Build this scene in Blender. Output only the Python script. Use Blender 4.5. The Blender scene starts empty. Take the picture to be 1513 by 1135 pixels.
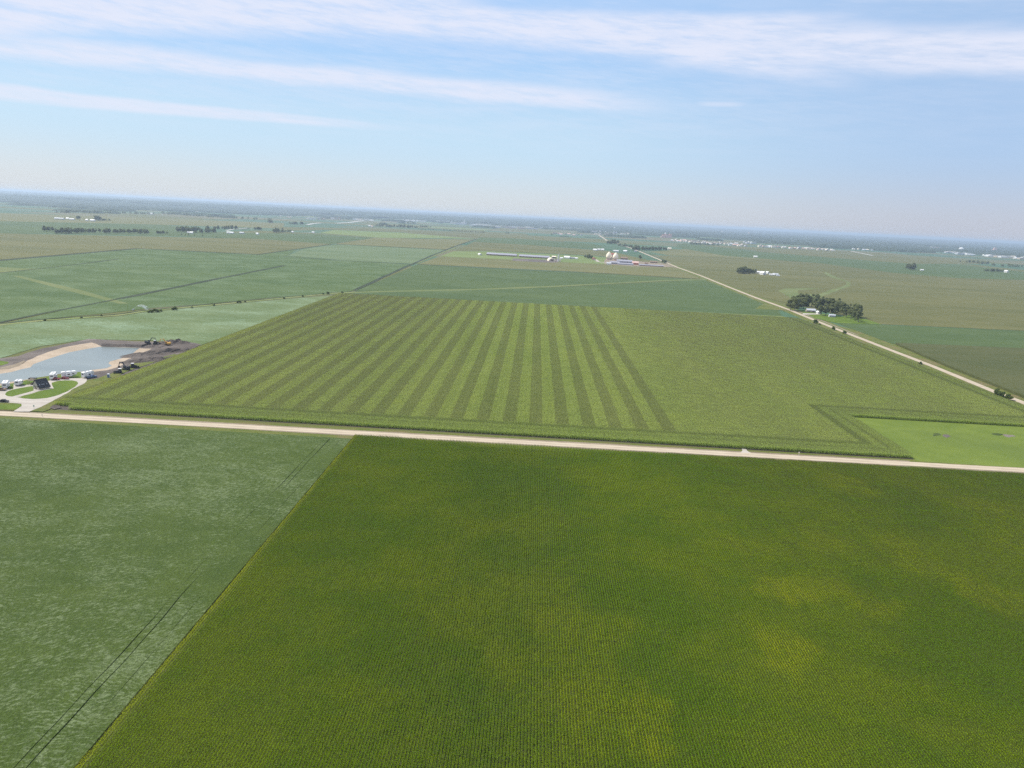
import bpy, bmesh, math, random
import numpy as np
from mathutils import Vector, Matrix
random.seed(7); RNG = np.random.default_rng(11)
scene = bpy.context.scene
COL = scene.collection
R = math.radians

# ------------------------------------------------------------------ camera geometry (surveyed from the photograph)
F = 1100.; CX, CY = 756.5, 567.5; H = 115.; S = 0.0516
roll = math.atan(S)
tilt = math.atan((CY - (280.3 + S*CX))*math.cos(roll)/F)
YAW = 0.0

def ray(px, py):
    u = px-CX; v = py-CY; c, sn = math.cos(roll), math.sin(roll)
    x = u*c+v*sn; y = -u*sn+v*c
    return x, F*math.cos(tilt)-y*math.sin(tilt), F*math.sin(tilt)+y*math.cos(tilt)
_x, _f, _d = ray(795, 321); YAW = math.atan2(_x, _f)

def wray(px, py):
    x, f, d = ray(px, py); c, sn = math.cos(YAW), math.sin(YAW)
    return Vector((x*c-f*sn, x*sn+f*c, -d))

def G(px, py, z=0.0):
    r = wray(px, py); t = (H-z)/(-r.z)
    return Vector((r.x*t, r.y*t, z))

cam_d = bpy.data.cameras.new('camera'); cam = bpy.data.objects.new('camera', cam_d); COL.objects.link(cam)
fw = wray(CX, CY).normalized(); rt = (wray(CX+100, CY)-wray(CX, CY)).normalized(); up = rt.cross(fw)
M3 = Matrix((rt, up, -fw)).transposed()
cam.matrix_world = Matrix.Translation((0, 0, H)) @ M3.to_4x4()
cam_d.sensor_width = 36; cam_d.lens = F/1513*36; cam_d.clip_start = 1; cam_d.clip_end = 400000
scene.camera = cam

# ------------------------------------------------------------------ node helper
class NT:
    def __init__(s, tree): s.t = tree; s._pos = None
    def n(s, typ, **k):
        nd = s.t.nodes.new(typ)
        for a, b in k.items(): setattr(nd, a, b)
        return nd
    def put(s, sock, v):
        if isinstance(v, E): s.t.links.new(v.s, sock)
        elif v is not None:
            if isinstance(v, (tuple, list)):
                v = tuple(v)
                if sock.type == 'RGBA' and len(v) == 3: v = v+(1,)
            sock.default_value = v
    def math(s, op, a, b=None, c=None, clamp=False):
        nd = s.n('ShaderNodeMath', operation=op, use_clamp=clamp)
        for i, v in enumerate((a, b, c)):
            if v is not None: s.put(nd.inputs[i], v)
        return E(s, nd.outputs[0])
    def pos(s):
        if s._pos is None:
            s._pos = E(s, s.n('ShaderNodeNewGeometry').outputs['Position'])
        return s._pos
    def xyz(s, v):
        nd = s.n('ShaderNodeSeparateXYZ'); s.put(nd.inputs[0], v)
        return [E(s, o) for o in nd.outputs]
    def vec(s, x, y, z=0.0):
        nd = s.n('ShaderNodeCombineXYZ')
        for i, v in enumerate((x, y, z)): s.put(nd.inputs[i], v)
        return E(s, nd.outputs[0])
    def noise(s, v, scale=1.0, detail=3.0, rough=0.55, dist=0.0):
        nd = s.n('ShaderNodeTexNoise'); s.put(nd.inputs['Vector'], v)
        nd.inputs['Scale'].default_value = scale; nd.inputs['Detail'].default_value = detail
        nd.inputs['Roughness'].default_value = rough; nd.inputs['Distortion'].default_value = dist
        return E(s, nd.outputs['Fac'])
    def ramp(s, v, a, b, lo=0.0, hi=1.0, smooth=True):
        nd = s.n('ShaderNodeMapRange', interpolation_type='SMOOTHSTEP' if smooth else 'LINEAR')
        s.put(nd.inputs[0], v)
        for i, q in enumerate((a, b, lo, hi)): s.put(nd.inputs[i+1], q)
        return E(s, nd.outputs[0])
    def mix(s, f, a, b, mode='MIX'):
        nd = s.n('ShaderNodeMix', data_type='RGBA', blend_type=mode)
        s.put(nd.inputs[0], f); s.put(nd.inputs[6], a); s.put(nd.inputs[7], b)
        return E(s, nd.outputs[2])
class E:
    def __init__(s, nt, sock): s.nt = nt; s.s = sock
    def __add__(s, o): return s.nt.math('ADD', s, o)
    def __radd__(s, o): return s.nt.math('ADD', o, s)
    def __sub__(s, o): return s.nt.math('SUBTRACT', s, o)
    def __rsub__(s, o): return s.nt.math('SUBTRACT', o, s)
    def __mul__(s, o): return s.nt.math('MULTIPLY', s, o)
    def __rmul__(s, o): return s.nt.math('MULTIPLY', o, s)
    def __truediv__(s, o): return s.nt.math('DIVIDE', s, o)

def new_mat(name, rough=0.9, spec=0.15):
    m = bpy.data.materials.new(name); m.use_nodes = True
    b = m.node_tree.nodes['Principled BSDF']
    b.inputs['Roughness'].default_value = rough; b.inputs['Specular IOR Level'].default_value = spec
    return m, NT(m.node_tree), b

def bump(nt, b, h, strength=0.5, dist=1.0):
    nd = nt.n('ShaderNodeBump'); nd.inputs['Strength'].default_value = strength; nd.inputs['Distance'].default_value = dist
    nt.put(nd.inputs['Height'], h); nt.t.links.new(nd.outputs[0], b.inputs['Normal'])

def mat_plain(name, col, rough=0.7, var=0.12, scale=0.7, spec=0.3, metal=0.0):
    m, nt, b = new_mat(name, rough, spec)
    tc = E(nt, nt.n('ShaderNodeTexCoord').outputs['Object'])
    n = nt.noise(tc, scale, 4, 0.6)
    f = nt.ramp(n, 0.3, 0.7)
    nt.put(b.inputs['Base Color'], nt.mix(f, tuple(c*(1-var) for c in col), tuple(min(1, c*(1+var)) for c in col)))
    b.inputs['Metallic'].default_value = metal
    return m

def mat_field(name, c1, c2, big=0.012, mid=0.09, grain=0.9, gamp=0.25, rows=None, c3=None, c3t=(0.6, 0.75), streak=(1, 1), wisp=None, bumps=0.6, rowamp=0.15):
    """c1/c2 broad variation; rows=(axis,width,colour) drill stripes; wisp=(colour, amount) pale flipped leaves; c3 patches"""
    m, nt, b = new_mat(name, 0.85, 0.1)
    x, y, z = nt.xyz(nt.pos())
    p = nt.vec(x*streak[0], y*streak[1], 0.0)
    f = nt.ramp(nt.noise(p, big, 4, 0.6)*0.6+nt.noise(p, mid, 3, 0.6)*0.4, 0.38, 0.62)
    col = nt.mix(f, c1, c2)
    if c3:
        col = nt.mix(nt.ramp(nt.noise(nt.vec(x+311, y-77, 0.), big*0.8, 3, 0.5), c3t[0], c3t[1]), col, c3)
    if rows:
        q = (x if rows[0] == 'x' else y)
        w = nt.math('SINE', q*(2*math.pi/rows[1])+nt.noise(p, mid, 2)*1.0)
        col = nt.mix(nt.ramp(w, -0.4, 0.4)*rowamp, col, rows[2])
    if wisp:
        wx = x+(nt.noise(nt.pos(), 0.05, 2)*9.0); wy = y+(nt.noise(nt.vec(x+55, y+9, 0.), 0.05, 2)*9.0)
        w1 = nt.noise(nt.vec(wx*0.55, wy*1.25, 0.), 1.0, 4, 0.72)
        w2 = nt.noise(nt.vec(wx*0.10, wy*0.22, 3.), 1.0, 3, 0.6)
        w1c = nt.noise(nt.vec((x*0.62-y*0.62)*1.4+wy*0.1, (x*0.62+y*0.62)*0.5, 4.), 1.0, 4, 0.72)
        dm = nt.ramp(nt.noise(nt.vec(x+17, y*0.8, 8.), 0.028, 2), 0.44, 0.58)
        w1 = w1*(1.0-dm)+w1c*dm
        pat = nt.noise(nt.vec(x*0.8, y, 5.), 0.022, 3, 0.55)
        wf = nt.ramp(w1*0.72+w2*0.2+pat*0.33, wisp[2] if len(wisp) > 2 else 0.60, wisp[3] if len(wisp) > 2 else 0.78)
        col = nt.mix(wf*wisp[1], col, wisp[0])
    g = nt.noise(nt.pos(), grain, 3, 0.75)
    col = nt.mix(nt.ramp(g, 0.3, 0.7, gamp*1.2, 0.0), col, tuple(c*0.45 for c in c1))
    nt.put(b.inputs['Base Color'], col)
    if bumps: bump(nt, b, g, bumps, 0.8)
    return m

# ------------------------------------------------------------------ object helpers
def link(o): COL.objects.link(o); return o
def tag(o, label=None, cat=None, group=None, kind=None):
    if label: o['label'] = label
    if cat: o['category'] = cat
    if group: o['group'] = group
    if kind: o['kind'] = kind
    return o
def empty(name, loc, rz=0.0, **k):
    o = bpy.data.objects.new(name, None); o.empty_display_size = 0.5
    o.location = loc; o.rotation_euler = (0, 0, rz); link(o); return tag(o, **k)
def copy_tree(o, parent=None):
    c = o.copy(); COL.objects.link(c)
    if parent: c.parent = parent
    for ch in [q for q in bpy.data.objects if q.parent == o]: copy_tree(ch, c)
    return c
KIDS = {}
def copy_thing(root):
    """copy root, children and grandchildren using the recorded child list"""
    c = root.copy(); COL.objects.link(c)
    def rec(src, dst):
        for ch in KIDS.get(src.name, []):
            k = ch.copy(); COL.objects.link(k); k.parent = dst
            KIDS.setdefault(dst.name, []).append(k); rec(ch, k)
    rec(root, c); return c

class MB:
    def __init__(s): s.v = []; s.f = []; s.m = []
    def add(s, vs, fs, mi=0):
        b = len(s.v); s.v += [tuple(v) for v in vs]; s.f += [tuple(i+b for i in f) for f in fs]; s.m += [mi]*len(fs); return s
    def box(s, c, d, rz=0, mi=0, taper=1.0, ry=0):
        hx, hy, hz = d[0]/2, d[1]/2, d[2]/2; vs = []
        M = Matrix.Rotation(rz, 3, 'Z') @ Matrix.Rotation(ry, 3, 'Y')
        for zz, t in ((-hz, 1.0), (hz, taper)):
            for xx, yy in ((-hx, -hy), (hx, -hy), (hx, hy), (-hx, hy)):
                p = M @ Vector((xx*t, yy*t, zz)); vs.append((p.x+c[0], p.y+c[1], p.z+c[2]))
        return s.add(vs, [(0, 3, 2, 1), (4, 5, 6, 7), (0, 1, 5, 4), (1, 2, 6, 5), (2, 3, 7, 6), (3, 0, 4, 7)], mi)
    def prism(s, prof, y0, y1, mi=0, axis='y'):
        """profile of (x,z) extruded along y (or profile (y,z) along x)"""
        n = len(prof); mk = (lambda p, q: (p[0], q, p[1])) if axis == 'y' else (lambda p, q: (q, p[0], p[1]))
        vs = [mk(p, y0) for p in prof]+[mk(p, y1) for p in prof]
        fs = [tuple(range(n))[::-1], tuple(range(n, 2*n))]+[(i, (i+1) % n, n+(i+1) % n, n+i) for i in range(n)]
        return s.add(vs, fs, mi)
    def lathe(s, c, prof, n=16, mi=0, axis='z'):
        vs = []
        for r, z in prof:
            for i in range(n):
                a = 2*math.pi*i/n
                p = (r*math.cos(a), r*math.sin(a), z)
                if axis == 'y': p = (p[0], z, p[1])
                if axis == 'x': p = (z, p[0], p[1])
                vs.append((p[0]+c[0], p[1]+c[1], p[2]+c[2]))
        fs = []
        for k in range(len(prof)-1):
            for i in range(n):
                j = (i+1) % n; fs.append((k*n+i, k*n+j, (k+1)*n+j, (k+1)*n+i))
        fs.append(tuple(range(n))[::-1]); fs.append(tuple((len(prof)-1)*n+i for i in range(n)))
        return s.add(vs, fs, mi)
    def bar(s, a, b, w, mi=0, w2=None):
        a = Vector(a); b = Vector(b); d = (b-a).normalized(); w2 = w2 or w
        u = d.cross(Vector((0, 0, 1))) if abs(d.z) < .95 else d.cross(Vector((1, 0, 0))); u.normalize(); v = d.cross(u)
        vs = [p+u*sx*ww/2+v*sy*ww/2 for p, ww in ((a, w), (b, w2)) for sx, sy in ((-1, -1), (1, -1), (1, 1), (-1, 1))]
        return s.add(vs, [(0, 3, 2, 1), (4, 5, 6, 7), (0, 1, 5, 4), (1, 2, 6, 5), (2, 3, 7, 6), (3, 0, 4, 7)], mi)
    def build(s, name, mats, parent=None, loc=(0, 0, 0), smooth=False):
        me = bpy.data.meshes.new(name); me.from_pydata(s.v, [], s.f)
        for m in (mats if isinstance(mats, (list, tuple)) else [mats]): me.materials.append(m)
        me.polygons.foreach_set('material_index', s.m)
        if smooth: me.polygons.foreach_set('use_smooth', [True]*len(s.f))
        me.update()
        o = bpy.data.objects.new(name, me); link(o); o.location = loc
        if parent: o.parent = parent; KIDS.setdefault(parent.name, []).append(o)
        return o

def np_mesh(name, v, f, mat, smooth=True):
    me = bpy.data.meshes.new(name)
    me.vertices.add(len(v)); me.vertices.foreach_set('co', np.ascontiguousarray(v, dtype=np.float32).ravel())
    k = f.shape[1]
    me.loops.add(f.size); me.loops.foreach_set('vertex_index', np.ascontiguousarray(f, dtype=np.int32).ravel())
    me.polygons.add(len(f)); me.polygons.foreach_set('loop_start', np.arange(0, f.size, k, dtype=np.int32))
    me.polygons.foreach_set('loop_total', np.full(len(f), k, dtype=np.int32))
    if smooth: me.polygons.foreach_set('use_smooth', np.ones(len(f), dtype=bool))
    me.update(calc_edges=True)
    if mat: me.materials.append(mat)
    return me

def rough_poly(pts, step, amp, seed=0):
    rnd = random.Random(seed); out = []
    n = len(pts)
    for i in range(n):
        a, b = Vector(pts[i]), Vector(pts[(i+1) % n]); L = (b-a).length; k = max(1, min(60, int(L/step)))
        for j in range(k):
            p = a.lerp(b, j/k)
            if amp and (j or k == 1): p = p+Vector((rnd.uniform(-amp, amp), rnd.uniform(-amp, amp)))
            out.append(p)
    return out

def tri(pts):
    from mathutils.geometry import tessellate_polygon
    return tessellate_polygon([[Vector((p[0], p[1], 0)) for p in pts]])

def patch(name, pts, z, mat, step=0, amp=0, kind='structure', label=None, cat=None, z0=None, seed=3):
    """ground sheet (z0 None) or standing crop slab from z0 up to z; pts are ground points"""
    pts = [(p[0], p[1]) for p in pts]
    if step: pts = rough_poly(pts, step, amp, seed)
    n = len(pts); t = tri(pts)
    area = sum(pts[i][0]*pts[(i+1) % n][1]-pts[(i+1) % n][0]*pts[i][1] for i in range(n))
    fs = [tuple(q) for q in t]
    # orient up
    def up_(f):
        a, b, c = (Vector(pts[i]) for i in f)
        return f if (b-a).cross(c-a) > 0 else f[::-1]
    fs = [up_(f) for f in fs]
    vs = [(p[0], p[1], z) for p in pts]
    if z0 is not None:
        vs += [(p[0], p[1], z0) for p in pts]
        for i in range(n):
            j = (i+1) % n; fs.append((i, n+i, n+j, j) if area > 0 else (i, j, n+j, n+i))
    me = bpy.data.meshes.new(name); me.from_pydata(vs, [], fs); me.materials.append(mat); me.update()
    o = bpy.data.objects.new(name, me); link(o)
    return tag(o, label, cat, None, kind)
def P(*pp): return [G(*p) for p in pp]
def strip(name, pts, w, z, mat, **k):
    """ribbon of width w (number or list) along ground points"""
    pts = [Vector((p[0], p[1])) for p in pts]; n = len(pts); L = []; Rr = []
    for i, p in enumerate(pts):
        d = (pts[min(i+1, n-1)]-pts[max(i-1, 0)]).normalized(); q = Vector((-d.y, d.x)); ww = (w[i] if isinstance(w, (list, tuple)) else w)/2
        L.append(p+q*ww); Rr.append(p-q*ww)
    return patch(name, L+Rr[::-1], z, mat, **k)

# ------------------------------------------------------------------ light: sun and sky
SUN_AZ, SUN_EL = -68.0, 50.0     # degrees from the view direction (negative = left)
sd = Vector((math.sin(R(SUN_AZ))*math.cos(R(SUN_EL)), math.cos(R(SUN_AZ))*math.cos(R(SUN_EL)), math.sin(R(SUN_EL))))
sl = bpy.data.lights.new('sun', 'SUN'); sl.energy = 4.2; sl.angle = R(0.53); sl.color = (1, 0.95, 0.87)
so = bpy.data.objects.new('sun', sl); link(so); so.rotation_euler = (-sd).to_track_quat('-Z', 'Y').to_euler(); so.location = (0, 0, 500)

w = bpy.data.worlds.new('World'); scene.world = w; w.use_nodes = True
nt = NT(w.node_tree); bg = w.node_tree.nodes['Background']
sky = nt.n('ShaderNodeTexSky', sky_type='NISHITA'); sky.sun_disc = False
sky.sun_elevation = R(SUN_EL); sky.sun_rotation = R(SUN_AZ); sky.altitude = 0; sky.air_density = 1.3; sky.dust_density = 0.6; sky.ozone_density = 3.0
tc = E(nt, nt.n('ShaderNodeTexCoord').outputs['Generated'])
x, y, z = nt.xyz(tc)
U = nt.math('ARCTAN2', x, y)*(180/math.pi); V = nt.math('ARCSINE', z)*(180/math.pi)
wob = nt.noise(nt.vec(U*0.10, V*0.25, 1.0), 1.0, 4, 0.6)
wob2 = nt.noise(nt.vec(U*0.16, V*1.3, 7.0), 1.0, 5, 0.65)
fine = nt.noise(nt.vec(U*0.55+V*1.2, V*3.2+U*0.25, 2.0), 1.0, 6, 0.7)
U2 = U*U
Vw = V+(wob-0.5)*1.1+(fine-0.5)*0.35
def gauss(d, lo, hi): return nt.ramp(nt.math('ABSOLUTE', d), lo, hi, 1.0, 0.0)
ca = 8.55-U*0.034-U2*0.0011
bandA = gauss(Vw-ca, 0.2, 1.15)*nt.ramp(U, 0.0, 13.0, 1.0, 0.0)*0.95
bandC = nt.ramp(nt.math('ABSOLUTE', V+(wob-0.5)*0.5-5.8)-nt.ramp(U, -36., -6., 0.30, 0.0, False), 0.0, 0.38, 1.0, 0.0)*nt.ramp(U, -20.0, -6.0, 0.85, 0.0)
low = 11.55-U*0.045-U2*0.0036                                     # lower edge of the broad upper sheet
sheet = nt.ramp(Vw-low, -0.7, 0.9)*nt.ramp(U, 14.0, 24.0, 1.0, 0.0)
c2 = 12.55-U2*0.0016
band2 = gauss(Vw-c2, 0.5, 2.1)*nt.ramp(U, 0.0, 9.0)
gap = nt.ramp(Vw-(13.9-nt.ramp(U, 18.0, 30.0, 0.0, -1.2)), -0.3, 0.5)*nt.ramp(U, -9.0, -3.0)
corner = nt.ramp(Vw-(15.3-U*0.055), 0.0, 1.2)*nt.ramp(U, 16.0, 22.0)
upper = nt.math('MAXIMUM', sheet, band2)*(1.0-gap*0.8)
veil = nt.ramp(wob2*0.6+fine*0.4, 0.36, 0.66)
streaky = nt.ramp(wob2*0.62+fine*0.38, 0.32, 0.60, 0.45, 1.0)
cov = nt.math('MAXIMUM', nt.math('MAXIMUM', bandA, bandC), nt.math('MAXIMUM', upper, corner*0.9))*streaky
cov = nt.math('MAXIMUM', cov, veil*nt.ramp(V, 2.5, 9.0, 0.0, 0.32)*nt.ramp(U, 0.0, 30.0, 1.0, 0.4))
spot = nt.ramp(nt.math('ABSOLUTE', U-12.5), 0.5, 2.5, 1.0, 0.0)*nt.ramp(nt.math('ABSOLUTE', V-8.35), 0.02, 0.3, 1.0, 0.0)
cov = nt.math('MAXIMUM', cov, spot*0.5)
# elsewhere on the dome thin scattered cirrus
cov = cov*0.9
CLOUD = (3.95, 4.1, 4.75)
milk = nt.mix(nt.ramp(V, 0.0, 5.0), (3.1, 3.4, 3.75), (2.5, 3.45, 4.4))         # thin milky veil low over the land
milk = nt.mix(nt.ramp(V, 5.0, 13.0), milk, (1.75, 2.85, 4.5))
milk = nt.mix(nt.ramp(U, -2.0, 32.0, 0.0, 1.0), milk, nt.mix(nt.ramp(V, 0.0, 6.0), (2.45, 2.65, 3.25), (1.9, 2.7, 4.0)))
skyb = nt.mix(nt.ramp(V, 16.0, 40.0, 0.9, 0.0), E(nt, sky.outputs[0]), milk)
skyc = nt.mix(cov, skyb, CLOUD)
nt.put(bg.inputs[0], skyc); bg.inputs[1].default_value = 0.15

# ------------------------------------------------------------------ haze: one closed box of even air
def haze(density, col):
    m = bpy.data.materials.new('haze_air'); m.use_nodes = True; t = m.node_tree; t.nodes.clear()
    o = t.nodes.new('ShaderNodeOutputMaterial'); v = t.nodes.new('ShaderNodeVolumePrincipled')
    v.inputs['Color'].default_value = (*col, 1); v.inputs['Density'].default_value = density; v.inputs['Anisotropy'].default_value = 0.25
    t.links.new(v.outputs[0], o.inputs['Volume'])
    b = MB(); b.box((0, 0, 67.5), (190000, 190000, 139)); ob = b.build('haze', m)
    tag(ob, kind='stuff')
haze(0.000074, (0.64, 0.80, 0.97))

# ------------------------------------------------------------------ materials
M = {}
OLIVE1, OLIVE2 = (0.098, 0.105, 0.030), (0.138, 0.136, 0.046)
M['olive'] = mat_field('olive_corn', OLIVE1, OLIVE2, 0.004, 0.03, 0.4, 0.3, streak=(0.35, 1.5))
M['olive_dark'] = mat_field('dark_corn', (0.068, 0.082, 0.024), (0.092, 0.100, 0.034), 0.006, 0.05, 0.6, 0.35, streak=(0.4, 1.5))
M['tan'] = mat_field('tan_corn', (0.118, 0.124, 0.040), (0.150, 0.146, 0.054), 0.006, 0.04, 0.4, 0.2, streak=(0.4, 1.5))
M['teal'] = mat_field('soybean', (0.054, 0.088, 0.024), (0.072, 0.106, 0.030), 0.006, 0.05, 0.3, 0.12, streak=(0.35, 1.4), wisp=((0.17, 0.22, 0.11), 0.25))
M['bean'] = mat_field('soybean_wind', (0.064, 0.104, 0.017), (0.088, 0.130, 0.023), 0.02, 0.1, 1.8, 0.5, wisp=((0.225, 0.28, 0.14), 0.85, 0.60, 0.76), bumps=1.0)
M['bean_mid'] = mat_field('soybean_mid', (0.053, 0.094, 0.022), (0.074, 0.114, 0.030), 0.008, 0.04, 0.5, 0.2, streak=(0.6, 1.2), wisp=((0.19, 0.25, 0.14), 0.7, 0.60, 0.78))
M['bean_pale'] = mat_field('soybean_pale', (0.090, 0.132, 0.044), (0.125, 0.165, 0.064), 0.012, 0.05, 0.5, 0.15, streak=(0.5, 1.2), wisp=((0.24, 0.33, 0.22), 0.8))
M['bean_white'] = mat_field('soybean_white', (0.092, 0.136, 0.056), (0.125, 0.165, 0.076), 0.008, 0.04, 0.5, 0.1, streak=(0.3, 1.6))
M['lime'] = mat_field('lime_crop', (0.12, 0.17, 0.045), (0.16, 0.20, 0.06), 0.01, 0.05, 0.5, 0.1, streak=(0.4, 1.5))
M['pasture'] = mat_field('pasture', (0.120, 0.170, 0.026), (0.155, 0.205, 0.034), 0.02, 0.09, 1.2, 0.3, c3=(0.11, 0.155, 0.03), c3t=(0.5, 0.75))
M['lawn'] = mat_field('lawn', (0.085, 0.140, 0.014), (0.125, 0.18, 0.022), 0.06, 0.3, 2.5, 0.25)
M['verge'] = mat_field('verge', (0.105, 0.140, 0.025), (0.17, 0.175, 0.045), 0.05, 0.3, 1.6, 0.5, c3=(0.20, 0.16, 0.075), c3t=(0.5, 0.7))
M['weeds'] = mat_field('weeds', (0.15, 0.20, 0.05), (0.21, 0.22, 0.09), 0.03, 0.2, 0.8, 0.3)
M['soil'] = mat_field('soil', (0.10, 0.085, 0.075), (0.165, 0.140, 0.120), 0.03, 0.15, 0.8, 0.35, c3=(0.21, 0.18, 0.155), c3t=(0.52, 0.66))
M['soil_dark'] = mat_field('soil_dark', (0.085, 0.070, 0.060), (0.135, 0.113, 0.095), 0.03, 0.2, 1.0, 0.4)
M['shoulder'] = mat_field('shoulder', (0.23, 0.185, 0.13), (0.30, 0.25, 0.18), 0.03, 0.2, 1.0, 0.4)
M['sand'] = mat_field('sand', (0.34, 0.27, 0.19), (0.43, 0.35, 0.26), 0.03, 0.15, 0.8, 0.2)
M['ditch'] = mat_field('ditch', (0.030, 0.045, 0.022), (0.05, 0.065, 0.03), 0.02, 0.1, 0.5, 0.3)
M['waterway'] = mat_field('waterway', (0.105, 0.138, 0.042), (0.145, 0.168, 0.06), 0.01, 0.06, 0.4, 0.15)

def gravel(name, c1, c2, track):
    m, nt, b = new_mat(name, 0.95, 0.1); x, y, z = nt.xyz(nt.pos())
    f = nt.ramp(nt.noise(nt.vec(x*0.3, y, 0.), 0.25, 5, 0.65), 0.35, 0.65)
    col = nt.mix(f, c1, c2)
    q = (y-(372.9+x*0.0095)) if track == 'y' else x*0.2
    if track == 'y':
        l = nt.ramp(nt.math('ABSOLUTE', nt.math('ABSOLUTE', q)-1.9), 0.3, 0.9, 0.5, 0.0)
        col = nt.mix(l, col, tuple(min(1, c*1.25) for c in c2))
    col = nt.mix(nt.ramp(nt.noise(nt.pos(), 3.0, 3, 0.7), 0.35, 0.7, 0.25, 0.0), col, tuple(c*0.6 for c in c1))
    nt.put(b.inputs['Base Color'], col); return m
M['gravel'] = gravel('gravel', (0.365, 0.305, 0.225), (0.45, 0.385, 0.29), 'y')
M['concrete'] = gravel('pale_gravel', (0.36, 0.33, 0.285), (0.45, 0.415, 0.36), 'n')
M['road_grey'] = gravel('far_concrete', (0.42, 0.41, 0.38), (0.5, 0.49, 0.46), 'n')

m, nt, b = new_mat('lake_water', 0.22, 0.3)
x, y, z = nt.xyz(nt.pos())
f = nt.ramp(nt.noise(nt.vec(x*0.4, y, 0), 0.03, 3), 0.35, 0.65)
nt.put(b.inputs['Base Color'], nt.mix(f, (0.135, 0.165, 0.155), (0.17, 0.20, 0.185)))
bump(nt, b, nt.noise(nt.vec(x*0.7, y, 0), 0.9, 4, 0.7), 0.35, 0.25); M['water'] = m

# farmland that carries on to the horizon: quarter-section patchwork
m, nt, b = new_mat('farmland', 0.9, 0.1)
x, y, z = nt.xyz(nt.pos())
br = nt.n('ShaderNodeTexBrick'); nt.put(br.inputs['Vector'], nt.vec(x/820.0+0.46, y/410.0+0.12, 0.))
br.offset = 0.37; br.offset_frequency = 3; br.squash = 0.6; br.squash_frequency = 2
br.inputs['Scale'].default_value = 1.0; br.inputs['Mortar Size'].default_value = 0.006; br.inputs['Mortar Smooth'].default_value = 0.2
br.inputs['Brick Width'].default_value = 1.0; br.inputs['Row Height'].default_value = 1.0; br.inputs['Bias'].default_value = 0.0
br.inputs['Color1'].default_value = (0, 0, 0, 1); br.inputs['Color2'].default_value = (1, 1, 1, 1); br.inputs['Mortar'].default_value = (0.5, 0.5, 0.5, 1)
v = E(nt, br.outputs['Color'])
cr = nt.n('ShaderNodeValToRGB'); nt.put(cr.inputs[0], v); cr.color_ramp.interpolation = 'CONSTANT'
els = [(0, OLIVE1), (0.22, (0.05, 0.105, 0.055)), (0.40, (0.125, 0.12, 0.06)), (0.55, (0.055, 0.115, 0.06)), (0.68, (0.10, 0.115, 0.05)), (0.82, (0.065, 0.12, 0.065)), (0.93, (0.14, 0.19, 0.075))]
cr.color_ramp.elements[0].color = (*els[0][1], 1); cr.color_ramp.elements[1].position = els[1][0]; cr.color_ramp.elements[1].color = (*els[1][1], 1)
for p_, c_ in els[2:]:
    e = cr.color_ramp.elements.new(p_); e.color = (*c_, 1)
col = E(nt, cr.outputs[0])
col = nt.mix(E(nt, br.outputs['Fac'])*0.6, col, (0.05, 0.075, 0.03))
col = nt.mix(nt.ramp(nt.noise(nt.vec(x*0.4, y, 0), 0.006, 4), 0.4, 0.7, 0.0, 0.35), col, (0.13, 0.14, 0.07))
nt.put(b.inputs['Base Color'], col); M['farmland'] = m

def mat_foliage(name, c1, c2, sc=0.25, trans=0.48):
    m = bpy.data.materials.new(name); m.use_nodes = True; t = m.node_tree; nt = NT(t)
    b = t.nodes['Principled BSDF']; b.inputs['Roughness'].default_value = 0.6; b.inputs['Specular IOR Level'].default_value = 0.15
    oi = nt.n('ShaderNodeObjectInfo'); p = nt.pos()
    f = nt.ramp(nt.noise(p, sc, 3, 0.6), 0.3, 0.7)*0.7+E(nt, oi.outputs['Random'])*0.3
    col = nt.mix(f, c1, c2); nt.put(b.inputs['Base Color'], col)
    tr = t.nodes.new('ShaderNodeBsdfTranslucent'); nt.put(tr.inputs[0], nt.mix(0.35, col, (0.14, 0.20, 0.04)))
    mx = t.nodes.new('ShaderNodeMixShader'); mx.inputs[0].default_value = trans
    t.links.new(b.outputs[0], mx.inputs[1]); t.links.new(tr.outputs[0], mx.inputs[2])
    t.links.new(mx.outputs[0], t.nodes['Material Output'].inputs[0]); return m
M['leaf'] = mat_foliage('tree_leaves', (0.13, 0.158, 0.058), (0.25, 0.27, 0.11))
M['leaf_bush'] = mat_foliage('bush_leaves', (0.07, 0.11, 0.022), (0.13, 0.17, 0.04))
M['woods'] = mat_field('woods_canopy', (0.032, 0.052, 0.028), (0.060, 0.082, 0.042), 0.003, 0.02, 0.06, 0.4, bumps=0)
M['bark'] = mat_plain('bark', (0.10, 0.085, 0.065), 0.9, 0.3, 3)
for k_, c_ in dict(white=(0.70, 0.70, 0.685), cream=(0.78, 0.70, 0.56), grey=(0.42, 0.44, 0.47), roof_dark=(0.038, 0.040, 0.048), tanwall=(0.42, 0.36, 0.28), red=(0.45, 0.13, 0.09), brick=(0.38, 0.22, 0.17),
                   lilac=(0.29, 0.29, 0.33), brown=(0.22, 0.15, 0.10), steel=(0.48, 0.50, 0.52), black=(0.02, 0.02, 0.022), yellow=(0.62, 0.36, 0.06), maroon=(0.20, 0.03, 0.03), silver=(0.48, 0.49, 0.5),
                   stone=(0.5, 0.46, 0.40), blue=(0.10, 0.16, 0.28), wood=(0.30, 0.22, 0.14), pinkroof=(0.62, 0.42, 0.36), tankcream=(0.82, 0.74, 0.58), green=(0.16, 0.3, 0.22)).items():
    M[k_] = mat_plain(k_+'_paint', c_, 0.5 if k_ in ('white', 'silver', 'maroon', 'steel') else 0.75, 0.10)
M['glass'] = mat_plain('dark_glass', (0.03, 0.04, 0.05), 0.12, 0.1, spec=0.6)

# ------------------------------------------------------------------ ground to the horizon
patch('ground', [(-88000, -3000), (88000, -3000), (88000, 88000), (-88000, 88000)], 0.0, M['farmland'])

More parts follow.
